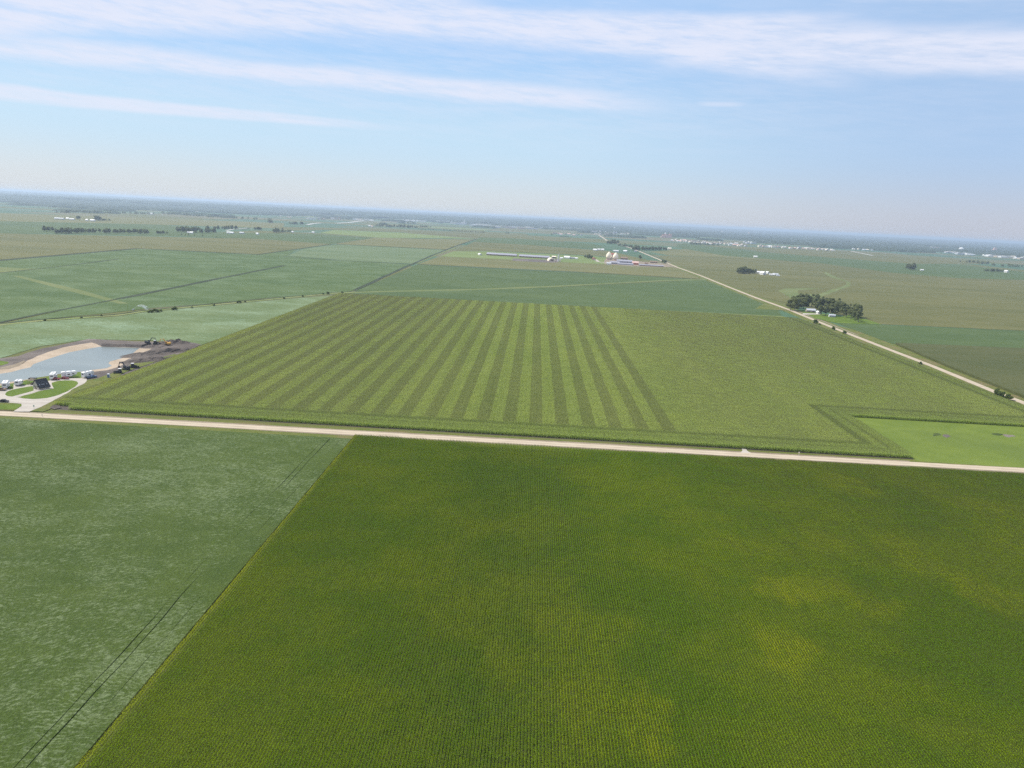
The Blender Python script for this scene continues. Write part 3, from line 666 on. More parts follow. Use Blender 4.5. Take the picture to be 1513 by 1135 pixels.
# excavated mounds
def mound(name, px, py, rx, ry, h, rz, seed, label, mat='soil_dark'):
    g = G(px, py, 0.25); rg = np.random.default_rng(seed); n = 22
    from mathutils import noise
    vs = []; fs = []
    for i in range(n):
        for j in range(n):
            u, v_ = (i/(n-1)*2-1), (j/(n-1)*2-1); r = math.hypot(u, v_)
            hh = 0.75*h*max(0, 1-r**1.6)*(0.65+1.2*noise.noise(Vector((u*3+seed, v_*3, 1)))+0.7*noise.noise(Vector((u*7, v_*7, seed))))
            vs.append((u*rx, v_*ry, max(-0.1, hh) if r < 1 else -0.2))
    for i in range(n-1):
        for j in range(n-1):
            fs.append((i*n+j, (i+1)*n+j, (i+1)*n+j+1, i*n+j+1))
    me = bpy.data.meshes.new(name); me.from_pydata(vs, [], fs); me.materials.append(M[mat]); me.update()
    o = bpy.data.objects.new(name, me); link(o); o.location = g; o.rotation_euler = (0, 0, rz)
    return tag(o, label, 'soil heap')
mound('soil_mound', 259, 506.5, 12, 9, 3.4, 0.2, 3, 'tall dark soil heap at the far end of the lake diggings')
mound('soil_mound', 243, 508.5, 9, 6, 2.0, 0.1, 4, 'low dark soil heap just left of the tallest heap')
mound('soil_ridge', 239, 521, 34, 9, 2.8, 0.95, 5, 'long ridge of dug dark soil between lake and striped corn')
mound('soil_ridge', 222, 532, 22, 9, 2.2, 0.9, 8, 'shorter dark soil ridge nearest the parked excavator', 'soil_dark')
mound('soil_mound', 209, 526, 12, 9, 1.6, 0.6, 9, 'small brown soil heap beside the sandy shore', 'soil')
mound('soil_mound', 232, 512.5, 16, 8, 1.4, 0.5, 12, 'brown churned soil heap below the far digger', 'soil')

# campground loop
patch('camp_grass', B_((-600, 480), (0, 415), (230, 372), (480, 300), (740, 262), (900, 235), (1100, 208), (1260, 208), (1300, 260), (1280, 330), (1700, 260), (1900, 250), (1500, 380), (1000, 600), (900, 690), (640, 800), (200, 780), (-600, 760)), 0.36, M['verge'], step=4, amp=0.4)
patch('camp_drive', B_((-700, 540), (0, 430), (40, 450), (195, 470), (205, 395), (240, 385), (312, 412), (500, 385), (745, 335), (760, 300), (820, 290), (850, 310), (910, 295), (1030, 300), (1190, 300), (1262, 282), (1285, 300), (1290, 345), (1265, 372), (1100, 455), (1000, 525), (900, 580), (640, 715), (440, 800), (200, 800), (250, 765), (325, 715), (320, 682), (100, 665), (-700, 650)), 0.40, M['concrete'], step=3, amp=0.25)
patch('camp_lawn', B_((78, 545), (90, 515), (130, 490), (250, 458), (480, 418), (500, 430), (500, 488), (380, 522), (180, 575), (110, 568)), 0.44, M['lawn'])
patch('camp_lawn', B_((270, 585), (480, 530), (580, 497), (800, 452), (775, 400), (770, 370), (850, 345), (960, 333), (1080, 335), (1150, 350), (1166, 380), (1120, 428), (1000, 500), (850, 560), (700, 598), (500, 613), (350, 603)), 0.44, M['lawn'])
patch('camp_lawn', B_((-60, 400), (0, 418), (120, 385), (210, 375), (192, 455), (130, 462), (40, 440), (-60, 450)), 0.44, M['lawn'], step=3, amp=.3)
patch('camp_lawn', B_((315, 360), (480, 318), (735, 278), (735, 318), (510, 378), (320, 410)), 0.44, M['lawn'], step=3, amp=.3)
patch('camp_lawn', B_((845, 268), (930, 248), (925, 295), (850, 308)), 0.44, M['lawn'])
patch('camp_lawn', B_((1090, 222), (1180, 212), (1255, 214), (1255, 270), (1200, 298), (1060, 295)), 0.44, M['lawn'])
patch('camp_lawn', B_((-200, 705), (0, 695), (320, 690), (325, 715), (240, 765), (-200, 762)), 0.44, M['lawn'], step=3, amp=.3)
patch('bare_soil', B_((740, 745), (800, 700), (850, 668), (910, 665), (905, 740), (800, 765)), 0.46, M['soil_dark'], step=3, amp=0.5)
patch('weedy_edge', B_((1290, 380), (1600, 250), (2000, 80), (2600, -60), (2650, -50), (2300, 60), (1900, 200), (1500, 370), (1100, 520), (920, 640), (900, 600), (1000, 540), (1120, 460)), 0.46, M['verge'], step=4, amp=0.7)

# ------------------------------------------------------------------ buildings
def gable(root, L, Wd, hw, hr, wall, roof, over=0.5, name_w='wall', name_r='roof'):
    w_ = MB(); w_.prism([(-Wd/2, 0), (Wd/2, 0), (Wd/2, hw), (0, hr-0.15), (-Wd/2, hw)], -L/2, L/2); w_.build(name_w, M[wall], root)
    r_ = MB(); e = over; sl_ = (hr-hw)/(Wd/2); t = 0.22
    for s_ in (-1, 1):
        r_.add([(0, -L/2-e, hr), (0, L/2+e, hr), (s_*(Wd/2+e), L/2+e, hw-sl_*e), (s_*(Wd/2+e), -L/2-e, hw-sl_*e),
                (0, -L/2-e, hr+t), (0, L/2+e, hr+t), (s_*(Wd/2+e), L/2+e, hw-sl_*e+t), (s_*(Wd/2+e), -L/2-e, hw-sl_*e+t)],
               [(0, 1, 2, 3), (4, 7, 6, 5), (0, 3, 7, 4), (1, 5, 6, 2), (3, 2, 6, 7)])
    return r_.build(name_r, M[roof], root)
def building(name, label, cat, px, py, L, Wd, hw, hr, rz, wall, roof, group=None, detail=0, z=0.2, doors=0):
    g = G(px, py, z); t = empty(name, g, R(rz), label=label, cat=cat, group=group)
    gable(t, L, Wd, hw, hr, wall, roof)
    if detail:
        for s_ in (-1, 1):
            n = max(2, int(L/5))
            for k in range(n):
                if k == n//2: continue
                b = MB(); yy = -L/2+(k+0.5)*L/n; b.box((s_*(Wd/2+0.02), yy, hw*0.55), (0.08, 1.3, 1.1)); b.build('window', M['glass'], t)
            b = MB(); b.box((s_*(Wd/2+0.03), -L/2+(n//2+0.5)*L/n, 1.05), (0.1, 1.1, 2.1)); b.build('door', M['brown'], t)
    if doors:
        for s_ in (-1, 1):
            b = MB(); b.box((0, s_*(L/2+0.05), hw*0.42), (Wd*0.4, 0.12, hw*0.84)); b.build('door', M['grey'] if wall == 'white' else M['white'], t)
    return t

# wash house by the lake: dark roof slope faces the camera
g0 = G((570/10.087+760/10.087)/2*1.0, (470+455)/2/10.087+530, 0.42)
g0 = G(64.5, 574.6, 0.42)
wa, wb, wc = G(57.0, 576.8, 0.42), G(75.3, 573.6, 0.42), G(49.6, 576.4, 0.42)
ab = (wb-wa); al = ab.length; yd = -ab.normalized(); xd = Vector((yd.y, -yd.x, 0))
wh = empty('wash_house', wa+ab*0.5+xd*3.2, math.atan2(xd.y, xd.x), label='grey wash house with dark metal roof inside the gravel loop by the lake', cat='building')
print('WASH', al, (wc-wa).length, xd); wh.scale = (0.85, al/9.6, 0.92)
wl = MB(); wl.prism([(-3.6, 0), (3.6, 0), (3.6, 2.8), (0.6, 6.0), (-3.6, 1.6)], -4.1, 4.1); wl.build('wall', M['stone'], wh)
rf = MB()
rf.add([(-4.3, -4.6, 1.0), (-4.3, 4.6, 1.0), (0.6, 4.6, 6.15), (0.6, -4.6, 6.15), (4.3, 4.6, 2.25), (4.3, -4.6, 2.25), (-4.3, -4.6, 1.25), (-4.3, 4.6, 1.25), (0.6, 4.6, 6.4), (0.6, -4.6, 6.4), (4.3, 4.6, 2.5), (4.3, -4.6, 2.5)],
       [(0, 1, 2, 3), (3, 2, 4, 5), (6, 9, 8, 7), (9, 11, 10, 8), (0, 6, 7, 1), (4, 10, 11, 5), (0, 3, 9, 6), (3, 5, 11, 9), (1, 7, 8, 2), (2, 8, 10, 4)])
rfo = rf.build('roof', M['roof_dark'], wh)
rg_ = MB(); rg_.box((0.6, 0, 6.42), (0.5, 9.3, 0.12)); rg_.build('ridge_cap', M['brown'], rfo)
for yy in (-2.7, -0.3, 1.0, 2.9):
    b = MB(); b.box((-2.55, yy, 3.18), (0.9, 0.35, 0.1), ry=-0.81); b.build('skylight', M['steel'], rfo)
b = MB(); b.box((0.2, 4.15, 1.1), (1.1, 0.1, 2.1)); b.build('door', M['brown'], wh)
b = MB(); b.box((-1.8, 4.15, 1.9), (0.9, 0.1, 0.8)); b.build('window', M['glass'], wh)
b = MB(); b.box((2.2, 4.15, 1.9), (0.9, 0.1, 0.8)); b.build('window', M['glass'], wh)
patch('path', B_((240, 582), (500, 487), (575, 468), (800, 443), (802, 455), (580, 492), (480, 520), (300, 580)), 0.47, M['concrete'])
# gazebo / picnic shelter at its left
g = G(47.2, 567.5, 0.42); sh = empty('picnic_shelter', g, R(20), label='small open picnic shelter with tan hipped roof left of the wash house', cat='shelter')
b = MB(); b.add([(-1.9, -1.9, 2.4), (1.9, -1.9, 2.4), (1.9, 1.9, 2.4), (-1.9, 1.9, 2.4), (0, 0, 3.9), (-1.9, -1.9, 2.55), (1.9, -1.9, 2.55)], [(0, 3, 2, 1), (0, 1, 4), (1, 2, 4), (2, 3, 4), (3, 0, 4)]); b.build('roof', M['shoulder'], sh)
for sx in (-1.6, 1.6):
    for sy in (-1.6, 1.6):
        b = MB(); b.box((sx, sy, 1.2), (0.18, 0.18, 2.4)); b.build('post', M['wood'], sh)
b = MB(); b.box((0, 0, 0.75), (0.8, 1.8, 0.08)); b.box((-0.7, 0, 0.45), (0.3, 1.8, 0.06)); b.box((0.7, 0, 0.45), (0.3, 1.8, 0.06)); b.box((0, 0.6, 0.37), (1.3, 0.1, 0.74)); b.box((0, -0.6, 0.37), (1.3, 0.1, 0.74)); b.build('picnic_table', M['wood'], sh)

# vehicles
def wheel(parent, x, y, r, w_=0.24, z=None):
    b = MB(); b.lathe((x, y-w_/2, r if z is None else z), [(r, 0), (r, w_)], 14, 0, 'y'); o = b.build('wheel', M['black'], parent)
    c = MB(); c.lathe((x, y-w_/2-0.02, r if z is None else z), [(r*0.5, 0), (r*0.5, w_+0.04)], 10, 0, 'y'); c.build('rim', M['silver'], o)
def camper(px, py, rz, label, fifth=True, L=9.5, z=0.42):
    """camping trailer, nose at +x"""
    t = empty('camping_trailer', G(px, py, z), R(rz), label=label, cat='camping trailer', group='camping trailers around the lake loop')
    W_ = 2.6; b = MB()
    if fifth:
        prof = [(-L/2, .7), (L/2-2.6, .7), (L/2-2.4, 1.7), (L/2-0.4, 1.75), (L/2, 2.3), (L/2-0.3, 3.5), (L/2-1.0, 3.85), (-L/2+0.25, 3.75), (-L/2, 3.5)]
    else:
        prof = [(-L/2, .6), (L/2-0.4, .6), (L/2, 1.3), (L/2-0.1, 2.6), (L/2-0.6, 3.15), (-L/2+0.2, 3.15), (-L/2, 2.9)]
    b.prism(prof, -W_/2, W_/2); b.build('body', M['white'], t)
    h_ = 3.8 if fifth else 3.15
    for xx in (-L*0.22, L*0.12):
        a_ = MB(); a_.box((xx, 0, h_+0.16), (1.0, 0.8, 0.32), taper=0.85); a_.build('air_conditioner', M['steel'], t)
    a_ = MB(); a_.box((-L*0.05, -W_/2-0.4, 2.0), (3.4, 0.85, 1.9)); s = a_.build('slide_out', M['white'], t)
    a_ = MB(); a_.box((-L*0.05, -W_/2-0.84, 2.2), (1.4, 0.05, 0.7)); a_.build('window', M['glass'], s)
    for yy in (-1, 1):
        a_ = MB(); a_.box((L*0.25, yy*(W_/2+0.01), 2.35), (1.1, 0.05, 0.6)); a_.build('window', M['glass'], t)
    a_ = MB(); a_.box((-L/2-0.02, 0, 2.5), (0.05, 1.5, 0.8)); a_.build('window', M['glass'], t)
    a_ = MB(); a_.box((-L*0.32, W_/2+0.02, 1.75), (0.7, 0.05, 1.9)); a_.build('door', M['grey'], t)
    a_ = MB(); a_.box((0, W_/2+0.01, 1.15), (L*0.8, 0.04, 0.3)); a_.box((0, -W_/2-0.01, 1.15), (L*0.8, 0.04, 0.3)); a_.build('stripe', M['blue'], t)
    for yy in (-1.15, 1.15):
        for xx in (-0.9, 0.0): wheel(t, xx-0.6, yy, 0.38)
    if fifth:
        for yy in (-1, 1):
            a_ = MB(); a_.box((L/2-2.8, yy, 0.5), (0.15, 0.15, 1.0)); a_.build('landing_leg', M['black'], t)
    else:
        a_ = MB(); a_.bar((L/2-0.2, -0.9, .6), (L/2+1.3, 0, .6), .12); a_.bar((L/2-0.2, 0.9, .6), (L/2+1.3, 0, .6), .12); a_.box((L/2+1.0, 0, .35), (0.1, .1, .7)); a_.build('hitch', M['black'], t)
    return t
def pickup(px, py, rz, mat, label, z=0.42, kind='pickup truck', name='pickup_truck'):
    t = empty(name, G(px, py, z), R(rz), label=label, cat=kind)
    b = MB()
    if kind == 'pickup truck':
        b.prism([(-2.8, .45), (2.7, .45), (2.8, 1.05), (1.4, 1.15), (1.35, 1.2), (-0.6, 1.2), (-0.6, 1.15), (-2.8, 1.15)], -0.95, 0.95)
    else:
        b.prism([(-2.3, .4), (2.25, .4), (2.3, .85), (1.2, 1.0), (-1.9, 1.0), (-2.3, .9)], -0.9, 0.9)
    b.build('body', M[mat], t)
    c = MB(); x0, x1 = (-0.6, 1.4) if kind == 'pickup truck' else (-1.6, 1.0)
    c.prism([(x0, 1.0), (x1, 1.0), (x1-0.55, 1.78 if kind == 'pickup truck' else 1.45), (x0+0.25, 1.78 if kind == 'pickup truck' else 1.45)], -0.85, 0.85); cab = c.build('cab', M[mat], t)
    for yy in (-0.86, 0.86):
        g_ = MB(); g_.box(((x0+x1)/2-0.1, yy, 1.35 if kind == 'pickup truck' else 1.2), ((x1-x0)*0.6, 0.04, 0.32)); g_.build('window', M['glass'], cab)
    g_ = MB(); g_.bar((x1-0.02, 0, 1.13), (x1-0.5, 0, 1.72 if kind == 'pickup truck' else 1.42), 0.04); g_.v = [(p[0], p[1]*30, p[2]) for p in g_.v]; g_.build('windscreen', M['glass'], cab)
    if kind == 'pickup truck':
        d_ = MB(); d_.box((-1.7, 0, 1.17), (2.0, 1.6, 0.05)); d_.build('cargo_bed', M['black'], t)
    for xx in (-1.75, 1.75):
        for yy in (-0.85, 0.85): wheel(t, xx, yy, 0.38)
    for yy in (-0.65, 0.65):
        h_ = MB(); h_.box((2.72 if kind == 'pickup truck' else 2.26, yy, 0.85), (0.1, 0.3, 0.18)); h_.build('headlight', M['white'], t)
    return t
# positions read at the ground contact of each vehicle
camper(8.6, 572.8, 118, 'white camping trailer at the far left of the loop, second one from its left end', True, 8.5)
camper(27.6, 569.0, 108, 'small boxy white camper alone between two lawns at the lakeside', False, 6.0)
camper(79.0, 559.6, 112, 'white trailer with a red truck parked at its right, behind the wash house', True, 8.5)
camper(102.5, 557.2, 40, 'long white trailer lying sideways to the lake with a maroon car in front', True, 8.6)
camper(130.0, 557.2, 72, 'white trailer with dark side at the right end of the loop beside bare soil', True, 7.6)
camper(-14, 579.0, 112, 'white trailer just outside the left edge beside the lake drive', True, 8.5)
pickup(81.5, 561.3, 10, 'maroon', 'red pickup truck parked right of the trailer behind the wash house')
pickup(96.0, 560.3, 4, 'maroon', 'maroon car parked in front of the long sideways trailer', kind='car', name='parked_car')
pickup(1.5, 577.0, 8, 'brown', 'brown pickup truck cut by the left edge of the lake drive')
pickup(6.0, 594.0, 5, 'black', 'dark car on the drive above the lower left lawn', kind='car', name='parked_car')
pickup(136.0, 558.2, 60, 'blue', 'dark blue pickup truck on the right side of the last trailer')
# dock / raft on the lake
g = G(48.5, 559.4, 0.3); rt_ = empty('swim_raft', g, R(10), label='dark raft floating on the lake near the shore', cat='raft')
b = MB(); b.box((0, 0, 0.3), (4.2, 2.6, 0.25)); b.build('deck', M['roof_dark'], rt_)
b = MB(); b.lathe((-2, -1, 0.15), [(0.28, 0), (0.28, 4)], 10, 0, 'x'); b.lathe((-2, 1, 0.15), [(0.28, 0), (0.28, 4)], 10, 0, 'x'); b.build('float', M['black'], rt_)
b = MB(); b.bar((1.6, -1.1, .4), (1.6, -1.1, 1.4), .08); b.bar((1.6, 1.1, .4), (1.6, 1.1, 1.4), .08); b.bar((1.6, -1.1, 1.4), (1.6, 1.1, 1.4), .08); b.build('rail', M['steel'], rt_)

def excavator(px, py, rz, body, label, reach=1.0, z=0.4):
    t = empty('excavator', G(px, py, z), R(rz), label=label, cat='excavator', group='earth-moving machines beside the lake')
    for yy in (-1.25, 1.25):
        b = MB(); b.prism([(-2.1, .45), (-1.8, .05), (1.8, .05), (2.1, .45), (1.8, .95), (-1.8, .95)], yy-0.3, yy+0.3); b.build('track', M['black'], t)
    b = MB(); b.box((-0.7, 0, 1.75), (3.4, 2.7, 1.1)); b.box((-1.9, 0, 2.45), (1.2, 2.6, 0.4)); b.build('body', M[body], t)
    c = MB(); c.prism([(-0.2, 1.2), (1.2, 1.2), (1.25, 2.0), (0.9, 3.1), (-0.2, 3.1)], 0.35, 1.35); cb = c.build('cab', M[body], t)
    g_ = MB(); g_.box((0.5, 1.36, 2.35), (0.9, 0.05, 0.9)); g_.build('window', M['glass'], cb)
    a = MB(); a.bar((0.8, -0.1, 1.8), (2.9, -0.1, 5.0), 0.45, 0, 0.6); a.bar((2.8, -0.1, 5.1), (5.2*reach, -0.1, 4.7), 0.55, 0, 0.35); am = a.build('boom', M[body], t)
    s = MB(); s.bar((5.1*reach, -0.1, 5.0), (6.2*reach, -0.1, 2.0), 0.38, 0, 0.26); st = s.build('stick', M[body], t)
    k = MB(); k.prism([(6.2*reach-.1, 2.1), (6.2*reach+.4, 1.6), (6.2*reach+.1, 0.8), (6.2*reach-0.9, 0.9), (6.2*reach-0.7, 1.5)], -0.65, 0.45); k.build('bucket', M['black'], t)
    return t
def dozer(px, py, rz, body, label, z=0.4):
    t = empty('bulldozer', G(px, py, z), R(rz), label=label, cat='bulldozer', group='earth-moving machines beside the lake')
    for yy in (-1.1, 1.1):
        b = MB(); b.prism([(-2.0, .5), (-1.6, .05), (1.6, .05), (2.0, .5), (1.4, 1.0), (-1.4, 1.15)], yy-0.28, yy+0.28); b.build('track', M['black'], t)
    b = MB(); b.prism([(-1.8, .7), (2.0, .7), (2.0, 1.7), (0.4, 1.95), (-1.8, 1.8)], -0.8, 0.8); b.build('body', M[body], t)
    c = MB(); c.box((-0.8, 0, 2.45), (1.5, 1.5, 1.2), taper=0.9); cb = c.build('cab', M['roof_dark'], t)
    r_ = MB(); r_.box((-0.8, 0, 3.12), (1.9, 1.8, 0.12)); r_.build('cab_roof', M['white'], t)
    k = MB(); k.prism([(2.7, 0.1), (2.95, 0.1), (2.75, 0.8), (3.0, 1.4), (2.8, 1.4), (2.5, 0.8)], -1.8, 1.8); k.bar((0.5, -1.45, .5), (2.7, -1.45, .5), .2); k.bar((0.5, 1.45, .5), (2.7, 1.45, .5), .2); k.build('blade', M['black'], t)
    return t
excavator(186.5, 546.5, 165, 'roof_dark', 'dark excavator with raised arched arm beside the corn edge')
dozer(175.5, 551.5, 200, 'roof_dark', 'dark bulldozer with pale cab roof left of the excavator')
dozer(198.0, 543.5, 10, 'black', 'low dark bulldozer right of the excavator, by the brown soil')
excavator(219, 508.5, 20, 'roof_dark', 'dark excavator at the far end of the lake, left of the yellow one')
dozer(229.5, 508.6, 100, 'roof_dark', 'small dark bulldozer between the two far excavators')
excavator(247.5, 510.5, 185, 'yellow', 'yellow excavator on the far side of the diggings')
g = G(160.5, 558.0, 0.3); pt = empty('portable_toilet', g, R(15), label='lone portable toilet with white roof on the bare soil', cat='portable toilet')
b = MB(); b.box((0, 0, 1.1), (1.5, 1.5, 2.2)); b.build('cabin', M['grey'], pt); b = MB(); b.box((0, 0, 2.4), (1.6, 1.6, 0.45), taper=0.7); b.build('roof', M['white'], pt)
b = MB(); b.box((0, -0.77, 1.1), (0.9, 0.05, 1.9)); b.build('door', M['blue'], pt)

# road signs / markers
def sign(px, py, label, z=0.1, col='steel', hgt=2.2):
    t = empty('road_sign', G(px, py, z), R(3), label=label, cat='sign')
    b = MB(); b.bar((0, 0, 0), (0, 0, hgt), 0.1); b.build('post', M['steel'], t)
    b = MB(); b.box((0, -0.07, hgt-0.2), (0.75, 0.05, 0.75)); b.build('panel', M[col], t)
sign(1180, 674.2, 'pale sign on a post on the far verge right of the field entrance', col='cream')
sign(62.5, 615.5, 'small pale marker post on the near verge of the gravel road at left', hgt=1.2, col='cream')
sign(50.3, 604.0, 'small post sign by the mouth of the camp drive', hgt=1.8, col='green')
sign(1097.5, 662, 'grey post at the top of the field entrance', hgt=1.6)

# irrigation sprinkler with a pale plume
g = G(197, 458.5, 0.25); ir = empty('irrigation_gun', g, 0, label='irrigation gun throwing a pale plume of water over the soybeans', cat='sprinkler')
b = MB(); b.lathe((0, -1, .6), [(.6, 0), (.6, .25)], 12, 0, 'y'); b.lathe((0, .8, .6), [(.6, 0), (.6, .25)], 12, 0, 'y'); b.box((0, 0, 1.0), (1.8, 1.6, 0.3)); b.build('cart', M['steel'], ir)
b = MB(); b.bar((0, 0, 1.1), (1.5, 0, 2.6), 0.2, 0, 0.1); b.build('nozzle', M['steel'], ir)
mw = bpy.data.materials.new('spray'); mw.use_nodes = True; t_ = mw.node_tree; nt = NT(t_)
pb = t_.nodes['Principled BSDF']; pb.inputs['Base Color'].default_value = (0.8, 0.86, 0.9, 1); pb.inputs['Roughness'].default_value = 0.9
tp = t_.nodes.new('ShaderNodeBsdfTransparent'); mx = t_.nodes.new('ShaderNodeMixShader')
nt.put(mx.inputs[0], nt.ramp(nt.noise(nt.pos(), 0.5, 4, 0.7), 0.35, 0.75, 0.05, 0.55)); t_.links.new(tp.outputs[0], mx.inputs[1]); t_.links.new(pb.outputs[0], mx.inputs[2]); t_.links.new(mx.outputs[0], t_.nodes['Material Output'].inputs[0])
b = MB()
arc = [(1.5+t*1.3, 2.6+t*1.05-0.105*t*t*1.0) for t in range(0, 11)]
vs = []; n = 10
for i, (ax, az) in enumerate(arc):
    r_ = 0.15+i*0.19
    for j in range(n):
        a = 2*math.pi*j/n; vs.append((ax+random.uniform(-.1, .1)*r_, r_*1.6*math.cos(a), max(0.1, az+r_*0.9*math.sin(a))))
fs = [(i*n+j, i*n+(j+1) % n, (i+1)*n+(j+1) % n, (i+1)*n+j) for i in range(len(arc)-1) for j in range(n)]
b.add(vs, fs); b.build('water_plume', mw, ir, smooth=True)

# ------------------------------------------------------------------ trees
def tree_mesh(seed, hgt, rad, nleaf, ls, low=0.22, clumps=14):
    rg = np.random.default_rng(seed)
    cs = []
    for i in range(clumps):
        a = rg.uniform(0, 2*math.pi); zf = rg.uniform(0.0, 1.0); rr = rad*(0.75*math.sqrt(max(0.05, 1-(zf*1.35-0.45)**2)))*math.sqrt(rg.random())
        cs.append((rr*math.cos(a), rr*math.sin(a), hgt*(low+0.12)+zf*hgt*(0.80-low), rad*rg.uniform(0.28, 0.46)))
    cs = np.array(cs); idx = rg.integers(0, clumps, nleaf)
    d = rg.normal(size=(nleaf, 3)); d /= np.linalg.norm(d, axis=1)[:, None]
    rr = cs[idx, 3]*(0.55+0.5*rg.random(nleaf)**0.6)
    c = cs[idx, :3]+d*rr[:, None]*np.array([1, 1, 0.8])
    nrm = d+rg.normal(scale=0.55, size=(nleaf, 3)); nrm /= np.linalg.norm(nrm, axis=1)[:, None]
    u = np.cross(nrm, rg.normal(size=(nleaf, 3))); u /= np.linalg.norm(u, axis=1)[:, None]; v_ = np.cross(nrm, u)
    s = ls*(0.6+0.8*rg.random(nleaf))[:, None]
    V = np.stack([c-u*s*.5-v_*s*.35, c+u*s*.5-v_*s*.35, c+u*s*.4+v_*s*.4, c-u*s*.4+v_*s*.4], 1).reshape(-1, 3)
    me = np_mesh('crown', V, np.arange(len(V)).reshape(-1, 4), M['leaf'], False)
    t = MB(); r0 = hgt*0.022+0.05
    t.lathe((0, 0, 0), [(r0*1.4, 0), (r0, hgt*0.1), (r0*0.8, hgt*0.35), (r0*0.3, hgt*0.8)], 8)
    for i in range(min(7, clumps)):
        q = cs[i]; t.bar((0, 0, hgt*(0.2+0.06*i)), (q[0]*0.9, q[1]*0.9, q[2]), r0*0.8, 0, r0*0.25)
    return me, t
TREES = []
for i, (h_, r_, nl, ls) in enumerate([(18, 6.2, 1500, 1.15), (15, 6.8, 1500, 1.15), (20, 6.0, 1500, 1.2), (13, 5.6, 1200, 1.1), (16, 7.4, 1500, 1.2)]):
    me, t = tree_mesh(100+i, h_, r_, nl, ls, 0.16, 16)
    TREES.append((me, t, h_))
SHRUBS = []
for i in range(3):
    me, t = tree_mesh(200+i, 3.2, 2.1, 420, 0.55, 0.02, 9); me.materials.clear(); me.materials.append(M['leaf_bush']); SHRUBS.append((me, t, 3.2))
trunk_me = {}
TREE_REQ = []
def tree(px, py, hgt, label, group, cat='tree', name='broadleaf_tree', wide=1.0, src=None, z=0.2, world=None):
    if src: return make_tree(px, py, hgt, label, group, cat, name, wide, src, z, world)
    TREE_REQ.append((hgt, label, group, wide, world or G(px, py, z)))
def make_tree(px, py, hgt, label, group, cat='tree', name='broadleaf_tree', wide=1.0, src=None, z=0.2, world=None):
    src = src or TREES; k = random.randrange(len(src)); me, t, h0 = src[k]; s = hgt/h0
    p = world or G(px, py, z)
    root = empty(name, p, random.uniform(0, 6.28), label=label, cat=cat, group=group); root.scale = (s*wide, s*wide, s)
    c = bpy.data.objects.new('crown', me); link(c); c.parent = root
    key = (id(src), k)
    if key not in trunk_me:
        o = t.build('trunk', M['bark'], root); trunk_me[key] = o.data
    else:
        o = bpy.data.objects.new('trunk', trunk_me[key]); link(o); o.parent = root
    return root
def belt(x0, y0, x1, y1, n, h0, h1, label, group, jit=1.0, wide=1.15, depth=0.0):
    for i in range(n):
        f = (i+0.5)/n+random.uniform(-0.35, 0.35)/n
        p = G(x0+(x1-x0)*f, y0+(y1-y0)*f, 0.2); p.y += random.uniform(0, depth); p.x += random.uniform(-jit, jit)*2
        tree(0, 0, random.uniform(h0, h1), label, group, wide=wide*random.uniform(0.85, 1.2), world=p)

# farmyard grove (individual crowns, as the photo shows them): back row then the front clumps
g_f = 'trees around the roadside farmhouse'
for (px, py, h_, wd) in [(1168, 458, 17, 1.0), (1174, 459.5, 18, 1.0), (1180, 458, 17, .95), (1170, 455, 17, 1.0), (1178, 455, 19, 1), (1187, 456, 18, 1.0), (1184, 452.5, 19, 1.0), (1192, 453, 19, 1.0)]:
    tree(px, py, h_, 'dark dense tree in the left part of the farmhouse grove, nearest the road', g_f+' left', wide=wd)
for (px, py, h_, wd) in [(1199, 453, 20, 1.0), (1205, 455, 20, 1.05), (1212, 456, 19, 1.05), (1218, 456, 17, 1), (1208, 459, 15, 1), (1224, 457.5, 17, 1), (1230, 458, 18, 1.0), (1236, 458, 18, 1.1)]:
    tree(px, py, h_, 'tall grey-green tree in the row behind the white-roofed farmhouse', g_f+' middle', wide=wd)
for (px, py, h_, wd) in [(1213, 466, 15, 1.0), (1220, 466.5, 16, 1.1), (1227, 466.5, 17, 1.15), (1233, 465, 16, 1.0), (1229, 462.5, 18, 1), (1237, 461, 17, .9)]:
    tree(px, py, h_, 'broad tree in the clump right of the farmhouse driveway', g_f+' front', wide=wd)
for (px, py, h_, wd) in [(1246, 465, 17, 1.0), (1250, 469, 16, 1.1), (1257, 471.5, 17, 1.1), (1263, 474, 18, 1.0), (1268, 476.5, 17, .9), (1261, 468, 18, 1.0), (1255, 465, 16, 1), (1244, 460, 14, 1), (1266, 470, 18, 1)]:
    tree(px, py, h_, 'grey-green tree in the separate right-hand clump of the farm grove', g_f+' right', wide=wd)
building('farmhouse', 'low farmhouse with pale grey roof among dark trees beside the east road', 'house', 1197.5, 461, 12, 8, 2.8, 4.8, 88, 'tanwall', 'grey', detail=1)
building('garage', 'small white garage right of the farmhouse at the end of its drive', 'garage', 1209, 463.5, 5, 4.5, 2.6, 3.8, 10, 'white', 'white', doors=1)
building('shed', 'low pale shed half hidden under the right clump of farm trees', 'shed', 1229, 468.3, 8, 5, 2.4, 3.6, 85, 'grey', 'grey', doors=1)
